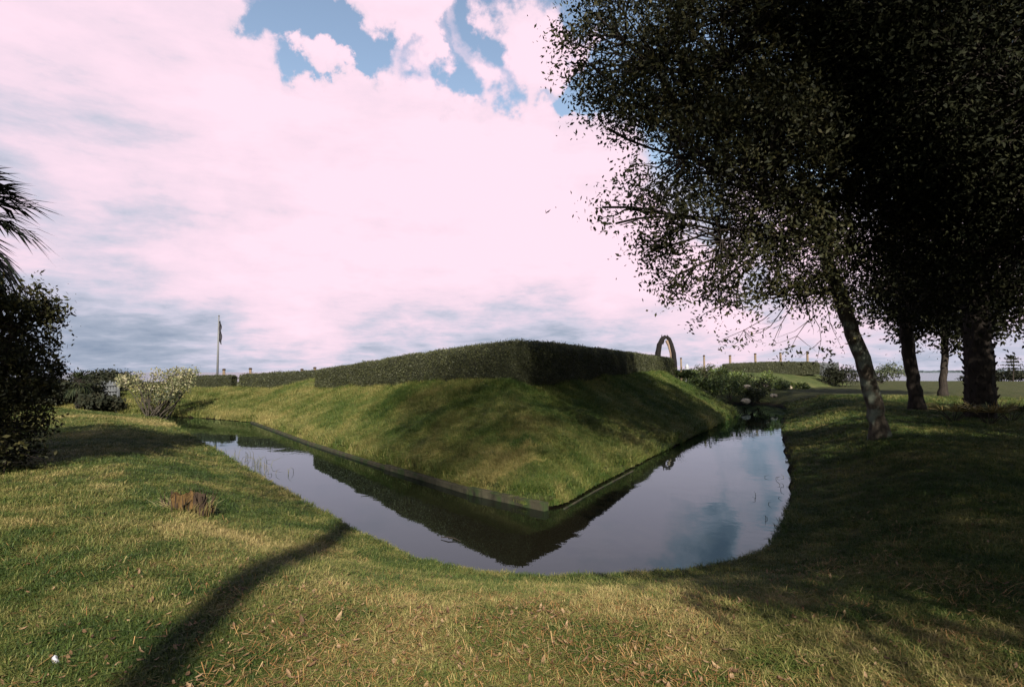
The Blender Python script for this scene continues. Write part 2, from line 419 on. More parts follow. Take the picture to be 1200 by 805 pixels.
def palm(name, label, basep, h, tr, nf, stalk, length, seed, boots=True, cat='palm tree', mat='palm_leaf', group=None, lean=(0, 0)):
    rng = np.random.default_rng(seed); root = empty(name, basep); tag(root, label, cat, group)
    b = np.asarray(basep, float); mb = MB(); n = 16
    pts = [b+np.array([lean[0]*s*s, lean[1]*s*s, h*s-.2*(s == 0)]) for s in np.linspace(0, 1, n)]
    mb.tube(pts, [tr*(1.15-.25*i/n) for i in range(n)], 12, jitter=.2); mb.build('trunk', M['bark_dark'], root)
    if boots:
        bt = MB(); q = 200
        for i in range(q):
            s = (i+.5)/q; a = i*2.4; p = b+np.array([lean[0]*s*s, lean[1]*s*s, h*s]); o = np.array([math.cos(a), math.sin(a), 0])
            L = .13*(.5+.9*rng.random())
            bt.tube([p+o*tr*.8, p+o*(tr+L*.35)+np.array([0, 0, L*.5]), p+o*(tr+L*.75)+np.array([0, 0, L*1.0])], [.06, .045, .02], 4)
        bt.build('leaf_bases', M['bark_dark'], root)
    top = pts[-1]; V = []; Fs = []; st = MB()
    for i in range(nf):
        a = i*2.399; el = R(80-135*(i+.5)/nf)+rng.normal()*.1
        d = np.array([math.cos(a)*math.cos(el), math.sin(a)*math.cos(el), math.sin(el)])
        e = top+d*stalk*(.8+.4*rng.random()); st.tube([top, (top+e)/2+np.array([0, 0, .05]), e], [.025, .018, .012], 4)
        fan_frond(V, Fs, e, d+np.array([0, 0, -.25]), length*(.85+.3*rng.random()), rng=rng, droop=.6 if el > 0 else .9)
    st.build('frond_stalks', M['bark_dark'], root)
    mesh_obj('fronds', V, Fs, M[mat], root)
    return root

def shrub(name, label, c, r, n, leaf, mat, seed, group=None, cat='shrub', stems=6, lobes=5, zflat=.9, core=True, tall=False):
    rng = np.random.default_rng(seed); c = np.asarray(c, float); root = empty(name, c); tag(root, label, cat, group)
    r = np.asarray(r, float); ll = []
    for i in range(lobes):
        o = rng.normal(size=3)*r*np.array([.42, .42, .3]); o[2] = abs(o[2])*.5
        ll.append((c+o+np.array([0, 0, r[2]*.95]), r*(.45+.25*rng.random())))
    cl, _ = in_lobes(ll, max(8, n//22), rng, .6)
    cl[:, 2] = np.maximum(cl[:, 2], c[2]+.06)
    ci = rng.integers(0, len(cl), n); C = cl[ci]+rng.normal(size=(n, 3))*r.mean()*.13
    C[:, 2] = np.maximum(C[:, 2], c[2]+.02)
    V, Fq = leaf_quads(C, leaf, leaf*.5, rng=rng); mesh_obj('foliage', V, Fq, M[mat], root)
    mb = MB()
    for i in range(max(stems, 3)):
        q = cl[rng.integers(0, len(cl))]
        s_ = c+rng.normal(size=3)*np.array([.06, .06, 0]); s_[2] -= .1; mb.tube(bez(s_, q, .05, 6, rng, .4), np.linspace(.02+.012*r[2], .006, 6), 5)
    mb.build('stems', M['twig'], root, smooth=True)
    return root, cl

# ------------------------------------------------------------------ hedges
def hedge(name, label, path, thick, seed, leaf=.05, dens=620, round_=.12, mat='hedge_leaf', cat='hedge', group=None, amp=.035):
    """path: list of (x, y, zfoot, ztop); clipped hedge as one mesh with a leafy shell"""
    rng = np.random.default_rng(seed); P = np.array(path, float)
    S = [0]
    for i in range(len(P)-1): S.append(S[-1]+np.linalg.norm(P[i+1, :2]-P[i, :2]))
    n = int(S[-1]/.25)+2; s = np.linspace(0, S[-1], n)
    C = np.stack([np.interp(s, S, P[:, j]) for j in range(4)], 1)
    T = np.gradient(C[:, :2], axis=0); T /= np.linalg.norm(T, axis=1, keepdims=True); N = np.stack([-T[:, 1], T[:, 0]], 1)
    prof = []
    hw = thick/2
    for v in (0, .3, .6, .88): prof.append((-hw, v))
    prof += [(-hw*.75, .985), (-hw*.3, 1.), (hw*.3, 1.), (hw*.75, .985)]
    for v in (.88, .6, .3, 0): prof.append((hw, v))
    m = len(prof); V = np.zeros((n, m, 3))
    for j, (o, v) in enumerate(prof):
        endf = np.minimum(1, .55+.45*ss(np.minimum(s, S[-1]-s), 0, .35))
        xy = C[:, :2]+N*(o*endf)[:, None]; z = C[:, 2]-.15*(v == 0)+(C[:, 3]-C[:, 2])*v*(endf*.12+.88)
        V[:, j, :2] = xy; V[:, j, 2] = z
    V += (RNG.random(V.shape)-.5)*amp
    nz = fbm(V[..., 0]+V[..., 2]*2, V[..., 1], 1.1, seed, 3)-.5; V[..., :2] += N[:, None, :]*nz[..., None]*.16; V[..., 2] += nz*.08
    i = (np.arange(n-1)[:, None]*m+np.arange(m-1)[None, :]); q = np.stack([i, i+m, i+m+1, i+1], -1).reshape(-1, 4)
    Vf = V.reshape(-1, 3)
    caps = []
    for row in (0, n-1):
        for j in range(m//2-1): caps.append([row*m+j, row*m+j+1, row*m+m-2-j, row*m+m-1-j])
    q = np.concatenate([q, np.array(caps)]); nq = len(q)
    # leaves on the surface
    A = Vf[q]; area = np.linalg.norm(np.cross(A[:, 2]-A[:, 0], A[:, 3]-A[:, 1]), axis=1)/2
    k = int(area.sum()*dens); pick = rng.choice(nq, k, p=area/area.sum()); a, b = rng.random((2, k, 1))
    Q = A[pick]; pos = (Q[:, 0]*(1-a)+Q[:, 1]*a)*(1-b)+(Q[:, 3]*(1-a)+Q[:, 2]*a)*b
    nn = np.cross(Q[:, 2]-Q[:, 0], Q[:, 3]-Q[:, 1]); nn /= np.linalg.norm(nn, axis=1, keepdims=True)+1e-9
    pos = pos+nn*(rng.normal(size=(k, 1))*.035)
    shoot = rng.random(k) < .03; pos[shoot, 2] += rng.random(shoot.sum())*.08
    LV, LF = leaf_quads(pos, leaf, leaf*.55, rng=rng)
    VV = np.concatenate([Vf, LV]); FF = np.concatenate([q, LF+len(Vf)])
    o = mesh_obj(name, VV, FF, [M['hedge_core'], M[mat]], midx=np.r_[np.zeros(nq), np.ones(len(LF))])
    return tag(o, label, cat, group)

# hedge on the bastion: right arm, corner, left arm (one hedge); z from the photo
A_ = at(607, 400, D=17.2); rp = at(784, 420, D=40.); lp = at(376, 432, D=29.5)
path = [(rp[0], rp[1], 2.3, 3.36), (7.6, 32.5, 2.3, 3.36), (3.9, 24.5, 2.2, 3.35), (.9, 18.3, 2.1, 3.345), (.2, 17.3, 2.08, 3.34), (-.5, 17.9, 2.08, 3.30), (-3.6, 21.4, 1.95, 3.05), (-6.9, 25.6, 1.85, 2.74), (lp[0], lp[1], 1.72, 2.47)]
path = [(p[0], p[1], min(mz(p[0]-.35, p[1]-.5), mz(p[0]+.35, p[1]-.5))-.1, p[3]) for p in path]
hedge('clipped_hedge', 'long clipped dark green hedge turning the corner on top of the grassy bastion', path, .8, 3, leaf=.042, dens=2100)
def hp(u, v, D): return at(u, v, D=D)
a, b, c = hp(284, 439.5, 36), hp(330, 437.5, 35), hp(384, 433.5, 34)
hedge('clipped_hedge', 'low clipped hedge on the rampart between the gap and the taller bastion hedge', [(a[0], a[1], 1.4, a[2]), (b[0], b[1], 1.45, b[2]), (c[0], c[1], 1.5, c[2])], .9, 5, leaf=.075, dens=600)
a, b = hp(200, 441, 38), hp(275, 440, 37)
hedge('clipped_hedge', 'short clipped hedge right of the pale flowering shrub, below the flagpole', [(a[0], a[1], 1.3, a[2]), (b[0], b[1], 1.35, b[2])], .9, 6, leaf=.075, dens=600)
a, b, c = hp(848, 427, 56), hp(900, 424.5, 58), hp(957, 424.5, 62)
hedge('clipped_hedge', 'distant clipped hedge on the far bastion under four tall posts', [(a[0], a[1], 2.1, a[2]), (b[0], b[1], 2.2, b[2]), (c[0], c[1], 2.3, c[2])], 1., 8, leaf=.10, dens=320)

# ------------------------------------------------------------------ edging boards
def board(name, label, pts, h, th, z, drop=(0, 0, 0, 0)):
    mb = MB()
    for i in range(len(pts)-1):
        a, b = np.array([*pts[i], z]), np.array([*pts[i+1], z]); e = (b-a)/np.linalg.norm(b-a)*.012
        mb.prism([a+e, b-e], th/2, -.25+.01*(i % 2), h-drop[i])
    o = mb.build(name, M['board'])
    mod = o.modifiers.new('bevel', 'BEVEL'); mod.width = .008; mod.segments = 2
    return tag(o, label, 'edging board')
def along(pl, sp): return pl
bl = [at(641, 593, z=.08)[:2]]+[base[k_]+np.array([-.14, -.13]) for k_ in (6, 7, 8, 9)]
board('edging_board', 'long weathered timber edging board along the sunlit left foot of the bastion', bl, .14, .125, .0, (0, .03, .07, .075))
br = [at(u, v, z=.02)[:2]+np.array([.12, -.1]) for u, v in [(652, 594), (690, 573), (735, 550)]]
board('edging_board', 'half sunken narrow edging board beside the shaded right foot of the bastion', br, .02, .035, .0)

# ------------------------------------------------------------------ flagpole, posts, arch, palisades
p = at(254.5, 448, D=42); top = at(256.8, 371, D=42)
fp = empty('flagpole', (p[0], p[1], 1.4)); tag(fp, 'tall thin grey flagpole with a limp dark flag behind the short hedge', 'flagpole')
mb = MB(); H = top[2]; mb.tube([(p[0], p[1], 1.4), (p[0], p[1], (H+1.4)/2), (p[0], p[1], H)], [.085, .07, .045], 10); mb.build('pole', M['pole'], fp, smooth=True)
mb = MB(); mb.tube([(p[0], p[1], H-.01), (p[0], p[1], H+.06), (p[0], p[1], H+.12)], [.03, .07, .02], 8); mb.build('finial', M['pole'], fp)
V = []; Fs = []
for i in range(15):
    s = i/14; z = H-.3-s*1.55
    for j in range(7):
        q = j/6; ww = (.05+.17*s+.05*math.sin(i*.8))*q; V.append((p[0]+.07+ww+.03*math.sin(j*2+i*.6), p[1]+.09*math.sin(j*2.4+i*.3), z-.25*q))
for i in range(14):
    for j in range(6): k0 = i*7+j; Fs.append((k0, k0+1, k0+8, k0+7))
o = mesh_obj('flag', V, Fs, M['flag'], fp, smooth=True); sm = o.modifiers.new('solid', 'SOLIDIFY'); sm.thickness = .015

def gun_post(label, u, vt, D, zb, w, cap, group):
    q = at(u, vt, D=D); root = empty('wooden_post', (q[0], q[1], zb)); tag(root, label, 'post', group)
    mb = MB(); z0, z1 = zb-.2, q[2]
    mb.tube([(q[0], q[1], z0), (q[0]+.01, q[1], (z0+z1)/2), (q[0], q[1], z1-.12)], [w, w*.93, w*.86], 9, jitter=.08); mb.build('shaft', M['post'], root)
    mb = MB(); mb.tube([(q[0], q[1], z1-.122), (q[0], q[1], z1-.03), (q[0], q[1], z1)], [w*cap, w*cap, w*.5], 9); mb.build('cap', M['stump_dark'], root)
gr = 'timber posts rising behind the far hedge'
for i, (u, vt, D) in enumerate([(855.5, 416, 60), (885, 414, 61), (914.5, 413, 62.5), (946, 411.5, 64)]):
    gun_post(['leftmost of the four tall posts rising behind the far hedge', 'second from the left of the four tall posts behind the far hedge', 'third from the left of the four tall posts behind the far hedge', 'tallest and rightmost post behind the far hedge, nearest the grey palisade'][i], u, vt, D, 2.2, .135, 1.05, gr)
gr = 'small timber posts behind the left rampart hedges'
for i, (u, vt) in enumerate([(262.5, 432), (293.5, 431), (354, 432), (369, 430)]):
    gun_post(['tan post just right of the flagpole behind the short hedge', 'tan post just right of the gap in the rampart hedge', 'short tan post behind the low hedge, left one of a close pair', 'tan post behind the low hedge where it meets the tall hedge'][i], u, vt, 40, 1.4, .105, 1.1, gr)
gun_post('thin post standing among the shrubs right of the pointed arch', 825, 416, 48, 1.8, .09, 1.0, None)
gun_post('slim leaning post beside the pointed arch above the shrubs', 798, 419, 47, 1.8, .08, 1.0, None)
q = at(805, 430, D=48); mb = MB(); mb.tube([(q[0], q[1], 1.5), (q[0], q[1], q[2]+.05), (q[0], q[1], q[2]+.25)], [.17, .16, .05], 8)
tag(mb.build('marker_post', M['white']), 'stubby white marker post above the shrubs right of the arch', 'marker post')

D = 45
ar = at(780, 432, D=D); root = empty('gate_arch', (ar[0], ar[1], 1.6)); tag(root, 'dark pointed arch of two curved timbers behind the end of the bastion hedge', 'arch')
def pxs(l): return [at(u, v, D=D) for u, v in l]
mb = MB(); L = pxs([(771.3, 450), (770.8, 430), (771.2, 414), (773, 404), (776, 397.5), (780.3, 394)]); mb.tube(L, [.22, .22, .22, .21, .18, .13], 10, jitter=.3); mb.build('timber', M['arch'], root, smooth=True)
mb = MB(); L = pxs([(790.5, 450), (790, 430), (788.8, 414), (786.6, 404), (784, 397.5), (781, 394.2)]); mb.tube(L, [.26, .24, .21, .19, .16, .12], 10, jitter=.3); mb.build('timber', M['arch'], root, smooth=True)
mb = MB(); L = [x+np.array([-.13, -.10, 0]) for x in pxs([(787.6, 424), (787.2, 414), (785, 405), (782.5, 399)])]; mb.tube(L, [.07, .07, .09, .12], 8); mb.build('pale_inner_face', M['arch_light'], root)  # paler strip along the inner side of the right timber
mb = MB(); L = pxs([(776.4, 397), (776.6, 400.5), (776.2, 403.4)]); mb.tube(L, [.1, .13, .08], 8)
for u in (775.6, 781.8): mb.tube(pxs([(u, 396), (u, 392.2)]), [.07, .02], 5)
mb.build('bosses', M['arch'], root)
mb = MB(); L = pxs([(788.5, 421), (788.9, 427)]); mb.tube(L, [.3, .32], 8); mb.build('footing', M['arch'], root)

def palisade(label, a, b, zb, za, zbt):
    root = empty('palisade_fence', ((a[0]+b[0])/2, (a[1]+b[1])/2, zb)); tag(root, label, 'fence')
    mb = MB(); L = np.linalg.norm(np.subtract(b, a)); n = int(L/.22)
    for i in range(n+1):
        s = i/n; x = a[0]+(b[0]-a[0])*s; y = a[1]+(b[1]-a[1])*s; z = za+(zbt-za)*s+random.uniform(-.08, .08)
        mb.tube([(x, y, zb-.3), (x, y, z-.15), (x, y, z)], [.095, .09, .02], 7)
    mb.build('stakes', M['palisade'], root)
    for zz in (.35, .75):
        m2 = MB(); m2.prism([np.array([a[0], a[1]-.12, zb+(za-zb)*zz]), np.array([b[0], b[1]-.12, zb+(zbt-zb)*zz])], .03, -.05, .05); m2.build('rail', M['palisade'], root)
a, b = at(957, 424, D=65), at(982, 424.5, D=67); palisade('grey timber palisade at the right end of the far hedge', a[:2], b[:2], 1.2, a[2], b[2])
a, b = at(116, 448, D=34), at(139, 446.5, D=33.5); palisade('grey timber palisade among the dark trees left of the flowering shrub', a[:2], b[:2], 1., a[2], b[2])

# ------------------------------------------------------------------ trees
def LB(l): return [(at(u, v, D=D), r) for u, v, D, r in l]
def TR(l): return [at(u, v, D=D) for u, v, D in l]
t1 = TR([(1032, 512, 13.4), (1026, 478, 13.4), (1017, 440, 13.4), (1003, 400, 13.3), (988, 360, 13.1), (972, 315, 12.8), (960, 270, 12.5)])
t1[0][2] = gz(t1[0][0], t1[0][1])
oak('oak_tree', 'leaning oak with mottled pale bark nearest the right bank of the moat', t1, [.2, .185, .175, .165, .16, .145, .12],
    LB([(745, 50, 10, 1.5), (770, 110, 10.5, 1.2), (850, 60, 11, 1.9), (960, 50, 12, 2.2), (790, 185, 10.5, 1.15), (880, 180, 11, 1.7), (990, 180, 12.5, 2.2),
        (735, 245, 10, .42), (706, 243, 9.8, .26), (722, 262, 9.9, .24), (712, 150, 10, .35), (780, 262, 10, .7), (835, 285, 10.5, 1.1), (915, 285, 11.5, 1.3), (1000, 290, 13, 1.5), (860, 338, 10.8, .5), (905, 350, 11.5, .55), (795, 322, 10.5, .5), (765, 292, 10.3, .45), (828, 350, 10.8, .38), (960, 350, 12, .7),
        (830, -60, 11, 2.2), (960, -80, 12, 2.4), (700, 20, 10, .8), (690, 75, 10, .45), (1070, 60, 13, 2.4), (1090, 200, 14, 2.2), (900, 120, 13, 2), (840, 150, 12, 1.6), (930, 230, 13, 1.8), (740, 130, 10, .7)]), 4600, 44, .08, 11, sig=.21, group='oaks by the moat', gap=.38, gf=1.3, twigs=.4,
    hang=[(at(965, 320, D=12.4), at(*q_, D=11.8)) for q_ in [(846, 398), (880, 392), (905, 404), (925, 412), (958, 420), (820, 372), (985, 405)]])
t2 = TR([(1076, 484, 21.5), (1071, 450, 21.5), (1066, 420, 21.5), (1062, 390, 21.5), (1056, 350, 21.3), (1052, 310, 21)]); t2[0][2] = gz(t2[0][0], t2[0][1])
oak('oak_tree', 'second dark oak trunk from the left, behind the leaning mottled one', t2, [.25, .23, .22, .22, .21, .18],
    LB([(1040, 340, 20, 1.8), (1090, 340, 21, 1.8), (1100, 250, 21, 3.), (1030, 250, 20, 2.4), (1160, 250, 22, 3.2), (1010, 350, 20, .9), (1100, 120, 22, 4), (1190, 130, 22, 4), (1040, 100, 20, 3.4), (1140, 360, 21, 1.4), (1060, 385, 21, .7)]),
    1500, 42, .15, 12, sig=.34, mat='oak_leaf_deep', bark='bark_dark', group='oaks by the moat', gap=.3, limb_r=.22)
t3 = TR([(1105, 466, 34), (1105, 445, 34), (1107, 425, 34), (1107, 400, 34), (1105, 370, 34)]); t3[0][2] = gz(t3[0][0], t3[0][1])
oak('oak_tree', 'smallest and farthest oak with a slim flared trunk in front of the river', t3, [.24, .2, .19, .19, .17],
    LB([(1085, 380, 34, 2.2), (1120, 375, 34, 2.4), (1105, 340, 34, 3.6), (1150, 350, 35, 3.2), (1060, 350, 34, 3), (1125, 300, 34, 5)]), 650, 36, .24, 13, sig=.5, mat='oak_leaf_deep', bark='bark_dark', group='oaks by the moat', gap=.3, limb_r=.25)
# big oak off the right edge whose crown fills the upper right corner
t5 = [np.array([13.5, 9.5, gz(13.5, 9.5)]), np.array([13.2, 9.6, 2.6]), np.array([12.6, 9.8, 4.6]), np.array([11.8, 10, 6.2])]
oak('oak_tree', 'massive black oak crown filling the upper right corner of the picture', t5, [.5, .42, .36, .28],
    LB([(1150, 60, 9.5, 2.1), (1060, 20, 10, 1.9), (1190, 180, 10, 1.9), (1120, 170, 10.5, 1.7), (1050, 130, 11, 1.6), (1180, 300, 11, 1.4), (1200, 350, 11, .8), (1110, 270, 12, 1.4), (1080, 340, 13, 1.0), (980, 90, 11, 1.5), (1150, 340, 12, .8), (1240, 100, 9, 2.2), (1100, -60, 9.5, 2.4), (980, -60, 10, 2.)]),
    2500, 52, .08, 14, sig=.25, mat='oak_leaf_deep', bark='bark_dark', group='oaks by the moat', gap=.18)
# trees behind the photographer: they throw the shade the photo shows
oak('oak_tree', 'spreading oak behind the camera shading the right hand lawn', [np.array([7.5, -3.5, .9]), np.array([7.3, -3.4, 2.6]), np.array([6.8, -3.2, 4.4])], [.45, .38, .3],
    [((6.2, -3, 6.2), 2.6), ((4.4, -5.2, 6.6), 1.6), ((3.5, -3.6, 6.5), 1.2), ((5.6, -5.6, 6.6), 1.7), ((7.2, -5.4, 6.2), 1.8), ((8.8, -1, 6.0), 2.6), ((9, 3, 6.3), 2.4), ((5.8, .6, 5.9), 1.6), ((11.5, 1.5, 6), 2.6), ((7, -7, 7), 2.6), ((4.2, -1.2, 6.6), 1.7), ((6.8, 3., 6.6), 1.7)], 1500, 40, .16, 15, sig=.36, mat='oak_leaf_deep', bark='bark_dark', gap=.3, limb_r=.2)
def up_sun(p, k=6.6): return (p[0]+.11*k, p[1]-k, p[2]+.65*k)
oak('oak_tree', 'tall bare stemmed oak behind the camera that shades the face of the bastion', [np.array([-.62, -9., .8]), np.array([-.6, -9., 5]), np.array([-.58, -9, 8.5]), np.array([-.55, -8.9, 11.6])], [.18, .18, .175, .16],
    [(up_sun(p), r) for p, r in [((-2.5, -1.6, 9.4), (1.5, 1.7, 1.4)), ((-.5, 1.4, 10.2), (1.8, 2, 1.3)), ((.6, -1.5, 10.), (2.0, 2.0, 1.3)), ((2.6, 1., 10), (2.2, 2.4, 1.4)), ((.4, 3.6, 10.8), (2.4, 2., 1.3)), ((-1.6, 3.0, 12.0), (1.5, 1.4, 1.)), ((2.6, 4.5, 11), (2., 2., 1.3)), ((5.2, 4.8, 11), (2.4, 2.4, 1.4)), ((6.5, 7.5, 11.5), (2.4, 2.4, 1.4)), ((8.2, 11, 12), (2.2, 2.4, 1.4))]],
    1350, 34, .11, 16, sig=.72, mat='oak_leaf_deep', bark='bark_dark', gap=.12, twigs=.25, limb_r=.09)
oak('oak_tree', 'wide oak beyond the right edge keeping the palm and the far trunks in shade', [np.array([18, 4, .9]), np.array([17.8, 4.2, 3]), np.array([17.2, 4.6, 5])], [.5, .42, .34],
    [((14, 6.5, 6.6), 2.6), ((17, 8.5, 7), 3), ((20.5, 9, 7), 3), ((17, 4, 7.4), 3), ((21, 5, 7), 3), ((12.5, 3, 6.5), 2.2), ((15.5, 10.5, 8.4), 2.6), ((19, 13, 9), 3)], 1300, 40, .19, 17, sig=.42, mat='oak_leaf_deep', bark='bark_dark', gap=.15, limb_r=.25)

# cabbage palm right with palmetto at its foot
pb = at(1150, 492, D=18); palm('cabbage_palm', 'thick black cabbage palm trunk bristling with old leaf bases', (pb[0], pb[1], gz(pb[0], pb[1])), 6.2, .35, 26, 1.2, 1.1, 21)
for i, (u, v, D_, s) in enumerate([(1118, 496, 16.5, 1.), (1160, 505, 15.8, 1.1), (1185, 490, 17, 1.)]):
    q = at(u, v, D=D_); z = gz(q[0], q[1]); root = empty('palmetto', (q[0], q[1], z))
    tag(root, ['yellowish palmetto fans left of the black palm trunk', 'low palmetto clump in front of the black palm trunk', 'dark palmetto clump right of the black palm trunk'][i], 'palmetto', 'palmettos at the foot of the palm')
    V = []; Fs = []; st = MB(); rng = np.random.default_rng(50+i)
    for j in range(9):
        a = j*2.4; d = np.array([math.cos(a)*.8, math.sin(a)*.8, .7]); e = np.array([q[0], q[1], z])+d*.45*s; st.tube([(q[0], q[1], z-.05), e], [.012, .008], 4)
        fan_frond(V, Fs, e, d, .5*s, 16, 2.4, .4, rng)
    mesh_obj('fronds', V, Fs, M['frond_dry' if i < 2 else 'palm_leaf'], root); st.build('stalks', M['bark_dark'], root)

# left side: palm out of frame, dark bush under it
pz = gz(-9.75, 9.6)
palm('cabbage_palm', 'cabbage palm reaching in from the left edge above the dark bushy tree', (-10.0, 9.6, pz), 5.0-pz, .2, 46, .8, .95, 22)
q = at(10, 556, D=9.9); z = gz(q[0], q[1])
tb = [np.array([q[0]-.4, q[1], z]), np.array([q[0]-.35, q[1], 1.3]), np.array([q[0]-.3, q[1], 2.2])]
oak('bushy_tree', 'dark bushy tree under the palm at the left edge of the lawn', tb, [.16, .14, .1],
    LB([(0, 370, 10, .75), (34, 372, 10, .5), (20, 350, 9.8, .4), (50, 366, 10, .3), (10, 430, 10, .8), (30, 450, 9.8, .5), (-5, 500, 9.8, .75), (8, 530, 9.6, .55), (-60, 420, 10.5, 1.3), (-50, 520, 10, 1.0), (55, 402, 10, .18)]), 620, 46, .075, 23, sig=.13, mat='oak_leaf', bark='bark_dark', gap=.1, cat='small tree')
oak('bushy_tree', 'bushy tree outside the left edge whose shade crosses the lawn', [np.array([-12.5, 8, .5]), np.array([-12.4, 8, 3]), np.array([-12.2, 8.1, 4.5])], [.25, .2, .16],
    [((-12, 8, 5), 2.2), ((-10.6, 5.6, 5.), 1.7), ((-13, 10, 5.6), 2), ((-10.8, 7., 4.), 1.2), ((-9, 5., 5.3), 1.7), ((-9.2, 3.2, 6.2), 1.5), ((-7.8, 4.4, 6.2), 1.1), ((-9.5, 6.5, 6.6), 1.2), ((-11, 3, 6.6), 2), ((-9.9, 4.2, 9.), 1.8), ((-9.4, 6., 8.4), 1.2)], 1100, 40, .14, 24, sig=.3, mat='oak_leaf_deep', bark='bark_dark', gap=.2, cat='small tree')

# distant dark trees at left
dt = [(45, 478, 455, 34, 'dark low tree at the left end of the far tree row', 1.1), (66, 478, 446, 36, 'rounded dark tree second in the far tree row', 1.5), (80, 479, 452, 33, 'low dark tree between the two taller ones of the far row', 1.3),
      (104, 480, 444, 34, 'taller dark tree in front of the grey palisade', 1.1), (118, 479, 436, 46, 'tall dark tree rising behind the grey palisade', 1.6), (134, 478, 433, 48, 'tallest dark tree right above the grey palisade', 1.6), (110, 482, 464, 31, 'low dark bush at the foot of the grey palisade', 1.0)]
for i, (u, vb, vt, D_, lab, r) in enumerate(dt):
    a, b = at(u, vb, D=D_), at(u, vt, D=D_); z0 = gz(a[0], a[1]); h = b[2]-z0
    r = r*1.0
    shrub('background_tree', lab, (a[0], a[1], z0), (r*1.15, r, h*.56), 3200, .2, 'dark_leaf', 60+i, 'far dark trees at the left', 'tree', lobes=6)
a = at(92, 480, D=32); z0 = gz(a[0], a[1]); bt = at(92, 449, D=32)
palm('cabbage_palm', 'small distant palm in the far dark tree row', (a[0], a[1], z0), bt[2]-z0, .15, 18, .35, .7, 70, boots=False)

# bush tops behind the low rampart hedge
for i, (u, vt, r, lab) in enumerate([(307, 436, .35, 'small dark bush top showing above the low rampart hedge'), (326, 430.5, .75, 'wider dark bush top above the middle of the low rampart hedge')]):
    b = at(u, vt, D=44); shrub('background_bush', lab, (b[0], b[1], b[2]-1.9), (r*1.1, r, .95), 900, .12, 'dark_leaf', 80+i, lobes=4)

# pale flowering shrub
def flower_shrub(label, u, vb, D_, hpx, seed, lobes, ncl):
    rng = np.random.default_rng(seed); b = at(u, vb, D=D_); b[2] = max(gz(b[0], b[1]), mz(b[0], b[1]) if sd_poly(np.array([b[0]]), np.array([b[1]]), base)[0] > 0 else -9)
    root = empty('flowering_shrub', b); tag(root, label, 'shrub')
    lb = [(at(x, y, D=D_+rng.normal()*.4), np.array([r, r, r*.75])) for x, y, r in lobes]
    st = MB(); cl, kk = in_lobes(lb, ncl, rng, .6)
    for c, r in lb:
        for _ in range(3): st.tube(bez(b+np.array([rng.normal()*.12, rng.normal()*.12, -.1]), c+rng.normal(size=3)*r*.5, -.06, 7, rng, .5), np.linspace(.045, .01, 7), 5)
    st.build('stems', M['twig'], root, smooth=True)
    n = ncl*16; ci = rng.integers(0, ncl, n); C = cl[ci]+rng.normal(size=(n, 3))*.11
    up = C[:, 2] > b[2]+1.6+rng.normal(size=n)*.3
    V, Fq = leaf_quads(C[~up], .09, .045, rng=rng); mesh_obj('foliage', V, Fq, M['grey_leaf'], root)
    V, Fq = leaf_quads(C[up], .09, .06, rng=rng); mesh_obj('blossoms', V, Fq, M['blossom'], root)
flower_shrub('pale yellow flowering shrub at the left end of the moat', 180, 484, 29, 50, 5, [(148, 447, .42), (160, 446, .4), (172, 455, .55), (190, 442, .5), (205, 440, .45), (218, 440, .4), (212, 450, .55), (195, 460, .6), (178, 470, .45), (226, 436, .2), (205, 465, .4)], 330)

# shrubs at the far end of the moat
sh = [(800, 446, 432, 40, .8), (812, 452, 430, 43, .9), (828, 448, 424, 46, .9), (842, 450, 428, 44, .8), (816, 466, 442, 37, 1.0), (836, 468, 440, 36.5, 1.1), (856, 468, 436, 39, 1.2), (872, 470, 432, 41, 1.1), (860, 452, 432, 47, .9),
      (888, 470, 437, 41, .9), (902, 466, 432, 45, .8), (846, 462, 434, 41, 1.), (917, 464, 440, 47, .8), (935, 460, 447, 50, .7), (882, 474, 452, 37.5, .7)]
labs = ['small green shrub just below the arch at the end of the bastion hedge', 'bushy green shrub right of the arch, behind the shrub under the arch', 'darkest green shrub top right of the white marker post', 'green shrub left of the far hedge', 'leafy shrub at the foot of the bastion end slope', 'broad bright shrub low in front of the moat end thicket',
        'tall leafy shrub in the middle of the moat end thicket', 'tallest shrub above the pale rocks at the moat end', 'green shrub tucked under the left end of the far hedge', 'shrub with dark leaves right above the pale rocks', 'narrow shrub below the second of the four posts',
        'green shrub filling the thicket behind the broad bright one', 'round shrub on the slope under the far hedge', 'small rightmost shrub on the slope under the far hedge', 'dark low shrub overhanging the still water at the moat end']
for i, (u, vb, vt, D_, r) in enumerate(sh):
    a, b = at(u, vb, D=D_), at(u, vt, D=D_); z0 = max(min(a[2], 2.0), 0.05); h = max(b[2]-z0, .5)
    shrub('green_shrub', labs[i], (a[0], a[1], z0), (r*.95, r, h*.5), 1500, .13, 'shrub_leaf' if i not in (2, 9, 14) else 'hedge_leaf', 90+i, 'shrubs at the far end of the moat', lobes=5)
def rock(name, label, u, v, D_, s, seed, mat='sand'):
    q = at(u, v, D=D_); rng = np.random.default_rng(seed); V = []; Fs = []
    for i in range(7):
        for j in range(10):
            th = math.pi*i/6; ph = 2*math.pi*j/10; r_ = s*(.8+.4*rng.random()); V.append(q+np.array([math.sin(th)*math.cos(ph)*r_*1.3, math.sin(th)*math.sin(ph)*r_, math.cos(th)*r_*.7]))
    for i in range(6):
        for j in range(10): Fs.append((i*10+j, i*10+(j+1) % 10, (i+1)*10+(j+1) % 10, (i+1)*10+j))
    tag(mesh_obj(name, V, Fs, M[mat]), label, 'rock')
rock('pale_rock', 'pale rock among the shrubs above the moat end', 897, 452, 43, .16, 1); rock('pale_rock', 'whitish rock half hidden behind the moat end shrubs', 876, 453, 38, .2, 2)
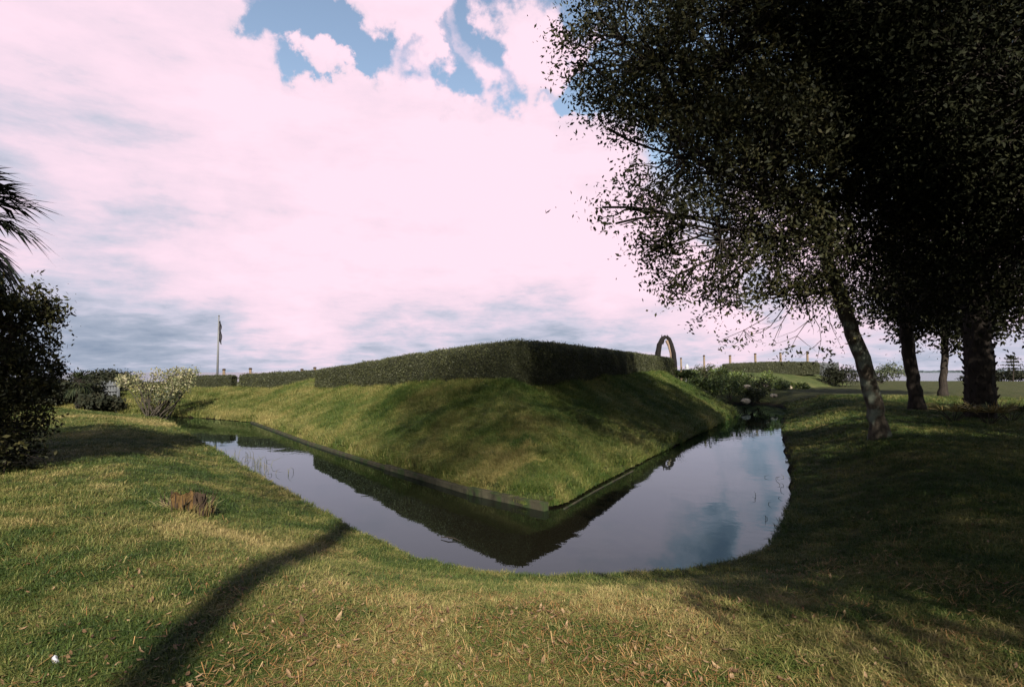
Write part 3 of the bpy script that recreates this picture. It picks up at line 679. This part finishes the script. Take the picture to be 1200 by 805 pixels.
rock('pale_rock', 'tan rock on the bank right of the moat end', 907, 463.5, 39, .2, 3); rock('pale_rock', 'low tan rock at the waterline of the moat end', 874, 470, 37, .24, 4)
q = at(925, 454, D=50); rock('pale_rock', 'small pinkish rock below the right end of the far hedge', 925, 454, 50, .2, 5)

# round dark bush, far little trees, riverside bushes on the right
a = at(987, 452, D=58); shrub('round_bush', 'big round dark bush at the foot of the far bastion beside the palisade', (a[0], a[1], .7), (2.0, 1.9, 1.35), 4200, .17, 'dark_leaf', 120, lobes=7)
a = at(1028, 450, D=70); shrub('round_bush', 'small dark bush seen just right of the leaning oak trunk', (a[0], a[1], .7), (.8, .8, .8), 900, .17, 'dark_leaf', 121)
a = at(1050, 445, D=95); shrub('riverside_tree', 'airy greyish tree by the river between the first two oak trunks', (a[0], a[1], .6), (3.2, 3, 1.7), 1500, .3, 'grey_leaf', 122, cat='tree')
for i, (u, w_, D_, h) in enumerate([(1165, 3, 90, 1.0), (1180, 3, 92, 1.1), (1195, 3, 90, 1.15), (1212, 3.4, 91, 1.1), (1140, 2.5, 95, .8)]):
    a = at(u, 446, D=D_)
    shrub('riverside_bush', ['dark riverside bush just right of the black palm trunk', 'dark riverside bush under the little pine', 'dark riverside bush right of the little pine', 'dark riverside bush at the right edge of the picture', 'low riverside bush left of the black palm trunk'][i], (a[0], a[1], .6), (w_, 2, h), 1200, .3, 'dark_leaf', 130+i, 'bushes along the river bank')
a = at(1187, 447, D=88); root = empty('pine_tree', (a[0], a[1], .7)); tag(root, 'little flat topped pine standing on the river bank at the far right', 'pine tree')
mb = MB(); tp = at(1188, 418, D=88); mb.tube([(a[0], a[1], .5), (tp[0], tp[1], tp[2])], [.14, .05], 6); mb.build('trunk', M['bark_dark'], root)
rng = np.random.default_rng(5); C = []
for zz, ww in ((.55, 1.6), (.68, 1.3), (.8, 1.0), (.92, .7), (1., .35)):
    for _ in range(160): C.append([a[0]+rng.normal()*ww*.6, a[1]+rng.normal()*ww*.6, .7+(tp[2]-.7)*zz+rng.normal()*.08])
V, Fq = leaf_quads(np.array(C), .32, .1, rng=rng); mesh_obj('crown', V, Fq, M['dark_leaf'], root)

# far shore of the river
rng = np.random.default_rng(9); V = []; Fs = []; n = 500
X_ = np.linspace(300, 3600, n); Hh = 4+7*fbm(X_, X_*0, .02, 3, 4)
for i in range(n): V += [(X_[i], 1900, -1), (X_[i], 1905+30*rng.random(), Hh[i]+rng.random()*2), (X_[i], 1990, -1)]
for i in range(n-1): Fs += [(3*i, 3*i+3, 3*i+4, 3*i+1), (3*i+1, 3*i+4, 3*i+5, 3*i+2)]
M['far'] = plain('far_wood', (.035, .045, .05), .95, (.03, .038, .043), .05)
tag(mesh_obj('far_shore_wood', V, Fs, M['far']), 'low wooded far shore across the wide river', 'far wood', kind='stuff')

# ------------------------------------------------------------------ stump, litter, reeds, twig
q = at(219, 604, z=.62); z = gz(q[0], q[1]); root = empty('tree_stump', (q[0], q[1], z)); tag(root, 'broken reddish brown tree stump on the sunlit lawn', 'tree stump')
def stump_mesh(cx, cy, r, h, seed, k=26):
    rng = np.random.default_rng(seed); V = []; Fs = []; nr = 6
    rim = [h*(.78+.10*math.sin(j*.9+seed)+.16*rng.random()) for j in range(k)]
    rj = [r*(1+.12*math.sin(j*2.1)+.1*rng.normal()*.6) for j in range(k)]
    for i in range(nr):
        s = i/(nr-1)
        for j in range(k):
            a = 2*math.pi*j/k; rr = rj[j]*(1.22-.3*s**.6)+rng.normal()*.006; V.append((cx+math.cos(a)*rr, cy+math.sin(a)*rr*.85, z-.06+(rim[j]+.06)*s))
    for j in range(k):
        a = 2*math.pi*j/k; V.append((cx+math.cos(a)*rj[j]*.45, cy+math.sin(a)*rj[j]*.4, z+rim[j]*.45+rng.random()*.03))
    for i in range(nr):
        for j in range(k): Fs.append((i*k+j, i*k+(j+1) % k, (i+1)*k+(j+1) % k, (i+1)*k+j))
    Fs.append(tuple(nr*k+j for j in range(k)))
    return V, Fs
V, Fs = stump_mesh(q[0]-.04, q[1], .145, .25, 3); mesh_obj('rotten_wood', V, Fs, M['stump'], root)
V, Fs = stump_mesh(q[0]+.13, q[1]+.02, .09, .24, 8, 18); mesh_obj('bark', V, Fs, M['stump_dark'], root)
mb = MB(); rng = np.random.default_rng(2)
for i in range(34):
    a = rng.random()*6.28; rr = .13+.12*rng.random(); x, y = q[0]+math.cos(a)*rr*1.3, q[1]+math.sin(a)*rr
    mb.tube([(x, y, z-.02), (x+rng.normal()*.01, y, z+.1), (x+rng.normal()*.03, y+rng.normal()*.02, z+.16+.13*rng.random())], [.014, .01, .002], 4)
mb.build('splinters', M['stump_dark'], root)
mb = MB()
for i in range(150):
    a = rng.random()*6.28; rr = .16+.10*rng.random()**2; x, y = q[0]+math.cos(a)*rr*1.3, q[1]+math.sin(a)*rr*.9; L_ = .05+.13*rng.random()
    mb.tube([(x, y, z-.03), (x+math.cos(a)*L_*.2, y+math.sin(a)*L_*.2, z+L_*.6), (x+math.cos(a)*L_*.7+rng.normal()*.02, y+math.sin(a)*L_*.6, z+L_)], [.003, .0025, .0006], 3, cap=False)
mb.build('dry_tufts', M['frond_dry'], root)

q = at(64, 779, z=.77); z = gz(q[0], q[1]); V = []; Fs = []; rng = np.random.default_rng(3)
for i in range(6):
    s = i/5; r_ = [.012, .016, .017, .014, .011, .003][i]
    for j in range(9): a = 2*math.pi*j/9; V.append((q[0]+math.cos(a)*r_*(1+.3*rng.normal()), q[1]+math.sin(a)*r_*.8, z+.005+.045*s))
for i in range(5):
    for j in range(9): Fs.append((i*9+j, i*9+(j+1) % 9, (i+1)*9+(j+1) % 9, (i+1)*9+j))
Fs.append(tuple(45+j for j in range(9)))
tag(mesh_obj('white_litter', V, Fs, M['white'], smooth=True), 'small crumpled white scrap standing in the grass at lower left', 'litter')

mb = MB(); q = at(530, 632, z=.005); mb.tube([q+np.array([-.17, .06, .012]), q+np.array([-.06, .02, .03]), q+np.array([.04, -.01, .018]), q+np.array([.13, -.09, 0.0])], [.005, .009, .008, .004], 5)
tag(mb.build('floating_stick', M['bark_dark']), 'thin dark stick floating on the near water', 'stick')
def reeds(label, pts, n, hmin, hmax, seed):
    rng = np.random.default_rng(seed); mb = MB()
    for u, v in pts:
        q = at(u, v, z=0)
        for _ in range(n):
            x, y = q[0]+rng.normal()*.22, q[1]+rng.normal()*.14; h = rng.uniform(hmin, hmax); l = rng.normal(size=2)*.06
            mb.tube([(x, y, -.1), (x+l[0]*.4, y+l[1]*.4, h*.6), (x+l[0]*2, y+l[1]*2, h)], [.006, .005, .001], 3, cap=False)
    tag(mb.build('reed_patch', M['reed']), label, 'reeds', kind='stuff')
reeds('thin reeds standing in the water at the left arm of the moat', [(282, 536), (292, 541), (300, 546), (306, 551), (318, 556)], 9, .06, .3, 4)
reeds('sparse dark reeds along the right bank of the moat', [(908, 572), (916, 560), (905, 585), (915, 590), (919, 606)], 4, .02, .10, 6)

# ------------------------------------------------------------------ grass as instanced tufts (stuff)
tuftcol = bpy.data.collections.new('tufts')
def tuft(nb, h, w, spread, lean, mat, seed):
    rng = np.random.default_rng(seed); V = []; Fs = []
    for i in range(nb):
        a = rng.random()*6.28; r_ = spread*math.sqrt(rng.random()); x, y = math.cos(a)*r_, math.sin(a)*r_
        b = rng.random()*6.28; d = np.array([math.cos(b), math.sin(b), 0]); s_ = np.array([-d[1], d[0], 0])*w*(.6+.6*rng.random())
        H_ = h*(.45+.75*rng.random()); ln = lean*(.3+1.2*rng.random())
        p0 = np.array([x, y, -.012]); p1 = p0+d*H_*ln*.35+np.array([0, 0, H_*.6]); p2 = p0+d*H_*ln+np.array([0, 0, H_*(1-.25*ln)])
        k0 = len(V); V += [p0-s_, p0+s_, p1+s_*.8, p1-s_*.8, p2]; Fs += [(k0, k0+1, k0+2, k0+3), (k0+3, k0+2, k0+4)]
    me = bpy.data.meshes.new('grass_tuft'); me.from_pydata([tuple(v) for v in V], [], Fs); me.materials.append(mat); me.update()
    return bpy.data.objects.new('grass_tuft', me)
def tuft_coll(name, mat, h, seed):
    c = bpy.data.collections.new(name)
    for i in range(5): c.objects.link(tuft(15, h*(.75+.12*i), .0026, .05, .75+.15*i, mat, seed+i))
    return c
def grass_stuff(name, label, P, scale, tint, coll):
    me = bpy.data.meshes.new(name); me.vertices.add(len(P)); me.vertices.foreach_set('co', P.astype(np.float32).ravel())
    for nm, arr in (('sc', scale), ('tint', tint)):
        at_ = me.attributes.new(nm, 'FLOAT', 'POINT'); at_.data.foreach_set('value', arr.astype(np.float32))
    me.update(); o = bpy.data.objects.new(name, me); COL.objects.link(o)
    ng = bpy.data.node_groups.new(name, 'GeometryNodeTree')
    ng.interface.new_socket('Geometry', in_out='INPUT', socket_type='NodeSocketGeometry'); ng.interface.new_socket('Geometry', in_out='OUTPUT', socket_type='NodeSocketGeometry')
    gi = ng.nodes.new('NodeGroupInput'); go = ng.nodes.new('NodeGroupOutput')
    ci = addnode(ng, 'GeometryNodeCollectionInfo', {'Separate Children': True, 'Reset Children': True}); ci.inputs['Collection'].default_value = coll
    sc = addnode(ng, 'GeometryNodeInputNamedAttribute', {'Name': 'sc'}, data_type='FLOAT')
    rv = addnode(ng, 'FunctionNodeRandomValue', data_type='FLOAT_VECTOR'); rv.inputs[0].default_value = (-.18, -.18, 0); rv.inputs[1].default_value = (.18, .18, 6.283)
    ip = addnode(ng, 'GeometryNodeInstanceOnPoints', {'Points': gi.outputs[0], 'Instance': ci.outputs[0], 'Pick Instance': True, 'Rotation': rv.outputs[0], 'Scale': sc.outputs[0]})
    ng.links.new(ip.outputs[0], go.inputs[0])
    md_ = o.modifiers.new('scatter', 'NODES'); md_.node_group = ng
    return tag(o, label, 'grass', kind='stuff')
def straw(x, y):
    s = .23+.9*(fbm(x, y, .55, 51, 4)-.5)+.9*(fbm(x, y, 3.2, 55, 4)-.5)
    c = at(250, 625, z=.6); s = s+.42*np.exp(-(((x-c[0])/1.1)**2+((y-c[1]+.2)/.8)**2))*(.6+.8*fbm(x, y, 4., 57, 3))
    c = at(150, 487, z=.5); s = s+.25*np.exp(-(((x-c[0])/7)**2+((y-c[1])/1.6)**2))
    s = s+.10*np.exp(-(((x-.0)/1.8)**2+((y-4.2)/1.6)**2))-.12*ss(x, 2, 5)
    return s
gc = tuft_coll('lawn_tufts', M['grass'], .05, 100)
def polar(n, dmin, dmax, amax, rng, pw=1.):
    u = rng.random(n); D_ = dmin*(dmax/dmin)**(u**pw); a = (rng.random(n)*2-1)*amax
    return D_*np.sin(a), D_*np.cos(a), D_
rng = np.random.default_rng(77)
x, y, D_ = polar(250000, 2.0, 42, R(56), rng, .95)
y = y*1.; d = -sd_poly(x, y, outer); z = ground_h(x, y)
ok = (d > -.02) & (z > .06) & (sd_poly(x, y, base) < 0) & (D_ < 45)
x, y, z, D_ = x[ok], y[ok], z[ok], D_[ok]
sc = (.62+.55*rng.random(len(x)))*(.8+.75*vn(x, y, .9, 4)*.7)*np.maximum(1, (D_/7)**.72)
sc = np.where(D_ > 10, sc*.8, sc)
grass_stuff('lawn_grass', 'short mixed green and straw coloured lawn grass', np.stack([x, y, z], 1), sc, straw(x, y)+.12*rng.normal(size=len(x)), gc)
mc = tuft_coll('mound_tufts', M['mgrass'], .10, 200)
def mstraw_lit(x, y):
    d = sd_poly(x, y, base)
    s = .24+.9*(fbm(x, y, .8, 61, 4)-.5)+.3*(fbm(x, y, 3, 63, 3)-.5)+.16*np.exp(-((d-.25)/.4)**2)
    s = s+.42*np.exp(-((x-.1)/1.0)**2)*ss(-y, -15.5, -11)*(fbm(x, y, 1.6, 65, 3) > .47)  # ridge patches yellowed: straw plus sunlight painted into the tint
    s = s+.18*ss(-x, 3, 9)-.04*ss(x, 1.5, 4)
    return s
x = rng.uniform(-32, 14.5, 700000); y = 9+(rng.random(700000)**1.9)*33; d = sd_poly(x, y, base); ok = (d > -.08) & (d < 5.6) & (np.abs(np.arctan2(x, y)) < R(56))
x, y, d = x[ok], y[ok], d[ok]; keep = rng.random(len(x)) < np.clip((15/np.hypot(x, y))**1.2, .15, 1); x, y, d = x[keep], y[keep], d[keep]
z = np.maximum(mound_h(x, y), .06); D_ = np.hypot(x, y); edge = 1+.7*np.exp(-((d-.05)/.12)**2)
grass_stuff('mound_grass', 'longer rough turf on the slopes of the bastion', np.stack([x, y, z], 1), (.6+.6*rng.random(len(x)))*np.maximum(1, (D_/14)**.7)*(.75+.6*vn(x, y, 1.1, 9))*edge, mstraw_lit(x, y)+.1*rng.normal(size=len(x)), mc)
print('tufts', len(x))

# fallen leaves
rng = np.random.default_rng(31); V = []; Fs = []
x, y, D_ = polar(6500, 2.1, 9, R(52), rng)
cl = fbm(x, y, .9, 71, 3)+.25*ss(x, -2.5, 0)-.1
ok = (ground_h(x, y) > .25) & (rng.random(len(x)) < ss(cl, .42, .75)*.8+.05)
x, y = x[ok], y[ok]; z = ground_h(x, y)
for xi, yi, zi in zip(x, y, z):
    L_ = rng.uniform(.009, .026)*(1 if rng.random() < .93 else 1.35); W_ = L_*rng.uniform(.3, .5); a = rng.random()*6.28; c_, s_ = math.cos(a), math.sin(a); tl = rng.normal()*.35; cu = rng.uniform(.1, .5)*L_
    k0 = len(V)
    for (lx, ly, lz) in [(-L_, 0, cu), (-L_*.4, -W_, .3*cu), (-L_*.4, W_, .3*cu), (-L_*.4, 0, 0), (L_*.4, -W_*.9, .3*cu), (L_*.4, W_*.9, .3*cu), (L_*.4, 0, 0), (L_, 0, cu)]:
        V.append((xi+lx*c_-ly*s_, yi+lx*s_+ly*c_, zi+.032+rng.random()*.004+lz+tl*lx))
    Fs += [(k0, k0+1, k0+3), (k0, k0+3, k0+2), (k0+1, k0+4, k0+6, k0+3), (k0+3, k0+6, k0+5, k0+2), (k0+4, k0+7, k0+6), (k0+6, k0+7, k0+5)]
tag(mesh_obj('fallen_leaves', V, Fs, M['dry_leaf'], smooth=False), 'scattered curled brown fallen leaves in the near grass', 'fallen leaves', kind='stuff')

rng = np.random.default_rng(32); x, y, D_ = polar(44000, 2.0, 8, R(52), rng)
cl = fbm(x, y, 1.3, 75, 3)+.32*np.exp(-((x/1.5)**2+((y-3.4)/1.2)**2))
ok = (ground_h(x, y) > .25) & (rng.random(len(x)) < ss(cl, .42, .68)*.9+.1); x, y = x[ok], y[ok]; z = ground_h(x, y)
n = len(x); a = rng.random(n)*6.28; L_ = rng.uniform(.012, .05, n); W_ = rng.uniform(.0008, .0024, n); tl = rng.normal(size=n)*.35
C = np.stack([x, y, z+.026+.014*rng.random(n)], 1); dv = np.stack([np.cos(a), np.sin(a), tl], 1)*L_[:, None]; sv = np.stack([-np.sin(a), np.cos(a), 0*a], 1)*W_[:, None]
V = np.stack([C-dv-sv, C+dv-sv*.6, C+dv+sv*.6, C-dv+sv], 1).reshape(-1, 3)
tag(mesh_obj('fallen_straw', V, np.arange(4*n).reshape(n, 4), M['straw']), 'dead straw and needles lying loose in the near grass', 'straw', kind='stuff')

# ------------------------------------------------------------------ light
ELEV = R(33); AZ = math.atan2(-.11, 1)      # shadows run away from the camera
sd = Vector((math.sin(AZ)*math.cos(ELEV), math.cos(AZ)*math.cos(ELEV), -math.sin(ELEV)))
sl = bpy.data.lights.new('sun', 'SUN'); sl.energy = 5; sl.angle = R(.7); sl.color = (1, .93, .80)
so = bpy.data.objects.new('sun', sl); COL.objects.link(so); so.rotation_euler = sd.to_track_quat('-Z', 'Y').to_euler()

wd = bpy.data.worlds.new('World'); SC.world = wd; wd.use_nodes = True; t = wd.node_tree
bg = t.nodes['Background']; bg.inputs[1].default_value = .11
sky = addnode(t, 'ShaderNodeTexSky', sky_type='NISHITA', sun_disc=False); sky.sun_elevation = ELEV; sky.sun_rotation = math.pi-0.11
sky.air_density = 1.2; sky.dust_density = .6
tc = addnode(t, 'ShaderNodeTexCoord'); dirv = tc.outputs['Generated']
sx = addnode(t, 'ShaderNodeSeparateXYZ', {0: dirv})
def mth(op, a, b=None, c=None, clamp=False):
    ins = {0: a}
    if b is not None: ins[1] = b
    if c is not None: ins[2] = c
    return addnode(t, 'ShaderNodeMath', ins, operation=op, use_clamp=clamp).outputs[0]
zc = mth('ADD', mth('MAXIMUM', sx.outputs[2], 0.), .16)
px_ = mth('DIVIDE', sx.outputs[0], zc); py_ = mth('DIVIDE', sx.outputs[1], zc)
cv = addnode(t, 'ShaderNodeCombineXYZ', {0: px_, 1: py_, 2: 0.}).outputs[0]
def nz(vec, sc_, det, rough=.55, dist=0., off=(0, 0, 0)):
    m = addnode(t, 'ShaderNodeMapping', {'Vector': vec, 'Location': off})
    return addnode(t, 'ShaderNodeTexNoise', {'Vector': m.outputs[0], 'Scale': sc_, 'Detail': det, 'Roughness': rough, 'Distortion': dist}).outputs[0]
n_big = nz(cv, .9, 7., .58, .3, (3.1, 1.7, 0)); n_fine = nz(cv, 3.2, 8., .6, .2, (1, 5, 0)); n_dir = nz(dirv, 3.0, 8., .55, .2, (4.2, .3, 2.))
wn = addnode(t, 'ShaderNodeTexNoise', {'Vector': dirv, 'Scale': 5.5, 'Detail': 7., 'Roughness': .6}).outputs['Color']
wn = addnode(t, 'ShaderNodeVectorMath', {0: wn, 1: (.5, .5, .5)}, operation='SUBTRACT').outputs[0]
wn = addnode(t, 'ShaderNodeVectorMath', {0: wn, 1: (.34, .34, .34), 2: dirv}, operation='MULTIPLY_ADD').outputs[0]
wdir = addnode(t, 'ShaderNodeVectorMath', {0: wn}, operation='NORMALIZE').outputs[0]
def blob(u, v, rad, soft):
    """smooth bump around a sky direction"""
    d_ = at(u, v, D=1)-np.array([0, 0, HC]); d_ /= np.linalg.norm(d_)
    dp = addnode(t, 'ShaderNodeVectorMath', {0: wdir, 1: tuple(float(q_) for q_ in d_)}, operation='DOT_PRODUCT').outputs['Value']
    mr = addnode(t, 'ShaderNodeMapRange', {0: dp, 1: math.cos(R(rad+soft)), 2: math.cos(R(max(rad-soft, 0.1)))}); mr.interpolation_type = 'SMOOTHSTEP'
    return mr.outputs[0]
cov = mth('MULTIPLY_ADD', n_big, .5, .72-.25-.35-.50)
cov = mth('MULTIPLY_ADD', n_dir, .7, cov)
cov = mth('MULTIPLY_ADD', n_fine, 1.0, cov)
back = addnode(t, 'ShaderNodeMapRange', {0: sx.outputs[1], 1: .15, 2: -.3}).outputs[0]; cov = mth('MULTIPLY_ADD', back, -.35, cov)
lowc = addnode(t, 'ShaderNodeMapRange', {0: sx.outputs[2], 1: .25, 2: .05}).outputs[0]; cov = mth('MULTIPLY_ADD', lowc, .4, cov)
for u, v, rad, soft, w_ in [(250, 300, 34, 5, .45), (640, 330, 22, 4, .40), (60, 60, 24, 5, .3), (900, 330, 20, 5, .35),
                              (290, -20, 3, 1.5, -.5), (335, 14, 3.6, 2, -.75), (385, 40, 3.0, 1.9, -.7), (440, 66, 2.8, 1.8, -.6), (400, 128, 4, 2, .55), (376, 72, 1.5, 1., .45), (465, 84, 1.3, 1., .35), (500, 80, 3.2, 2, -.62), (560, 88, 3.6, 2, -.75), (615, 112, 2.6, 1.5, -.55), (665, 118, 2.8, 1.6, -.6), (715, 120, 3.5, 2, -.6), (400, 5, 2.6, 1.8, -.5),
                              (585, 35, 2.6, 1.6, -.5), (690, 20, 2.5, 2, -.4), (770, 90, 7, 3, -.6), (860, 60, 9, 4, -.5), (960, 20, 10, 5, -.5), (1080, 60, 12, 6, -.4), (860, 180, 6, 4, -.3), (500, -90, 10, 5, -.3), 
                              (460, 15, 3.2, 1.8, .55), (525, 28, 2.6, 1.6, .35), (640, 55, 4, 2, .75), (660, 95, 2.4, 1.5, .3), (495, 60, 1.6, 1.2, .35), (550, 70, 1.5, 1.2, .3)]:
    cov = mth('MULTIPLY_ADD', blob(u, v, rad, soft), w_, cov)
mr = addnode(t, 'ShaderNodeMapRange', {0: cov, 1: .46, 2: .95}); mr.interpolation_type = 'SMOOTHSTEP'; alpha = mr.outputs[0]
# cloud colour: sunlit pinkish white tops, blue grey bases near the horizon
el = sx.outputs[2]
low = addnode(t, 'ShaderNodeMapRange', {0: el, 1: .02, 2: .17, 3: 1., 4: 0.}).outputs[0]
cm = addnode(t, 'ShaderNodeCombineXYZ', {0: mth('MULTIPLY', sx.outputs[0], 2.), 1: mth('MULTIPLY', sx.outputs[1], 2.), 2: mth('MULTIPLY', el, 7.)}).outputs[0]
n_band = nz(cm, 1.5, 8., .62, .25, (2.3, .4, .7))
cm2 = addnode(t, 'ShaderNodeVectorMath', {0: dirv, 1: (1., 1., 2.6)}, operation='MULTIPLY').outputs[0]
n_shade = nz(cm2, 2.6, 8., .6, .3, (7.4, 2.2, 0))
sh = mth('MULTIPLY_ADD', low, .26, mth('MULTIPLY_ADD', n_band, .80, -.18))
sh = mth('MULTIPLY_ADD', n_shade, .6, mth('ADD', sh, -.15))
hi = addnode(t, 'ShaderNodeMapRange', {0: el, 1: .50, 2: .75}).outputs[0]
sh = mth('MULTIPLY_ADD', hi, .25, sh)
for u, v, rad, soft, w_ in [(480, 388, 6, 5, .16), (640, 378, 5, 5, .14), (150, 400, 8, 6, .05), (560, 230, 22, 8, -.14), (230, 300, 10, 6, -.08), (850, 300, 12, 6, -.08), (10, 200, 10, 7, .07), (120, 10, 18, 9, .09), (60, 390, 14, 7, .08), (300, 400, 10, 6, .07), (700, 400, 8, 5, .10), (850, 262, 4.5, 2.6, .42), (795, 238, 3.6, 2.2, .36), (905, 312, 2.6, 1.8, .3), (720, 215, 4, 3, .22), (790, 305, 2, 1.5, -.3), (870, 325, 3, 2, -.3), (895, 225, 2.5, 1.8, -.2), (320, 235, 3, 2.4, .08)]:
    sh = mth('MULTIPLY_ADD', blob(u, v, rad, soft), w_, sh)
edg = addnode(t, 'ShaderNodeMapRange', {0: cov, 1: .75, 2: 1.25, 3: .16, 4: 0.}).outputs[0]
sh = mth('ADD', sh, edg); sh = mth('MULTIPLY_ADD', n_fine, .5, mth('ADD', sh, -.25))
ccol = ramp(t, sh, [(.30, (3.15, 2.36, 2.74)), (.50, (2.72, 2.16, 2.52)), (.66, (1.85, 1.82, 2.2)), (.80, (1.2, 1.35, 1.7)), (1., (.7, .9, 1.25))])
hsv = addnode(t, 'ShaderNodeVectorMath', {0: sky.outputs[0], 1: (.62, .56, .52)}, operation='MULTIPLY').outputs[0]
mixc = addnode(t, 'ShaderNodeMix', {0: alpha, 6: hsv, 7: ccol}, data_type='RGBA').outputs[2]
t.links.new(mixc, bg.inputs[0])

SC.render.engine = 'CYCLES'
SC.view_settings.view_transform = 'Standard'; SC.view_settings.look = 'None'; SC.view_settings.gamma = 1
SC.view_settings.exposure = 1.62
SC.cycles.max_bounces = 4; SC.cycles.transparent_max_bounces = 4; SC.cycles.diffuse_bounces = 2; SC.cycles.glossy_bounces = 3
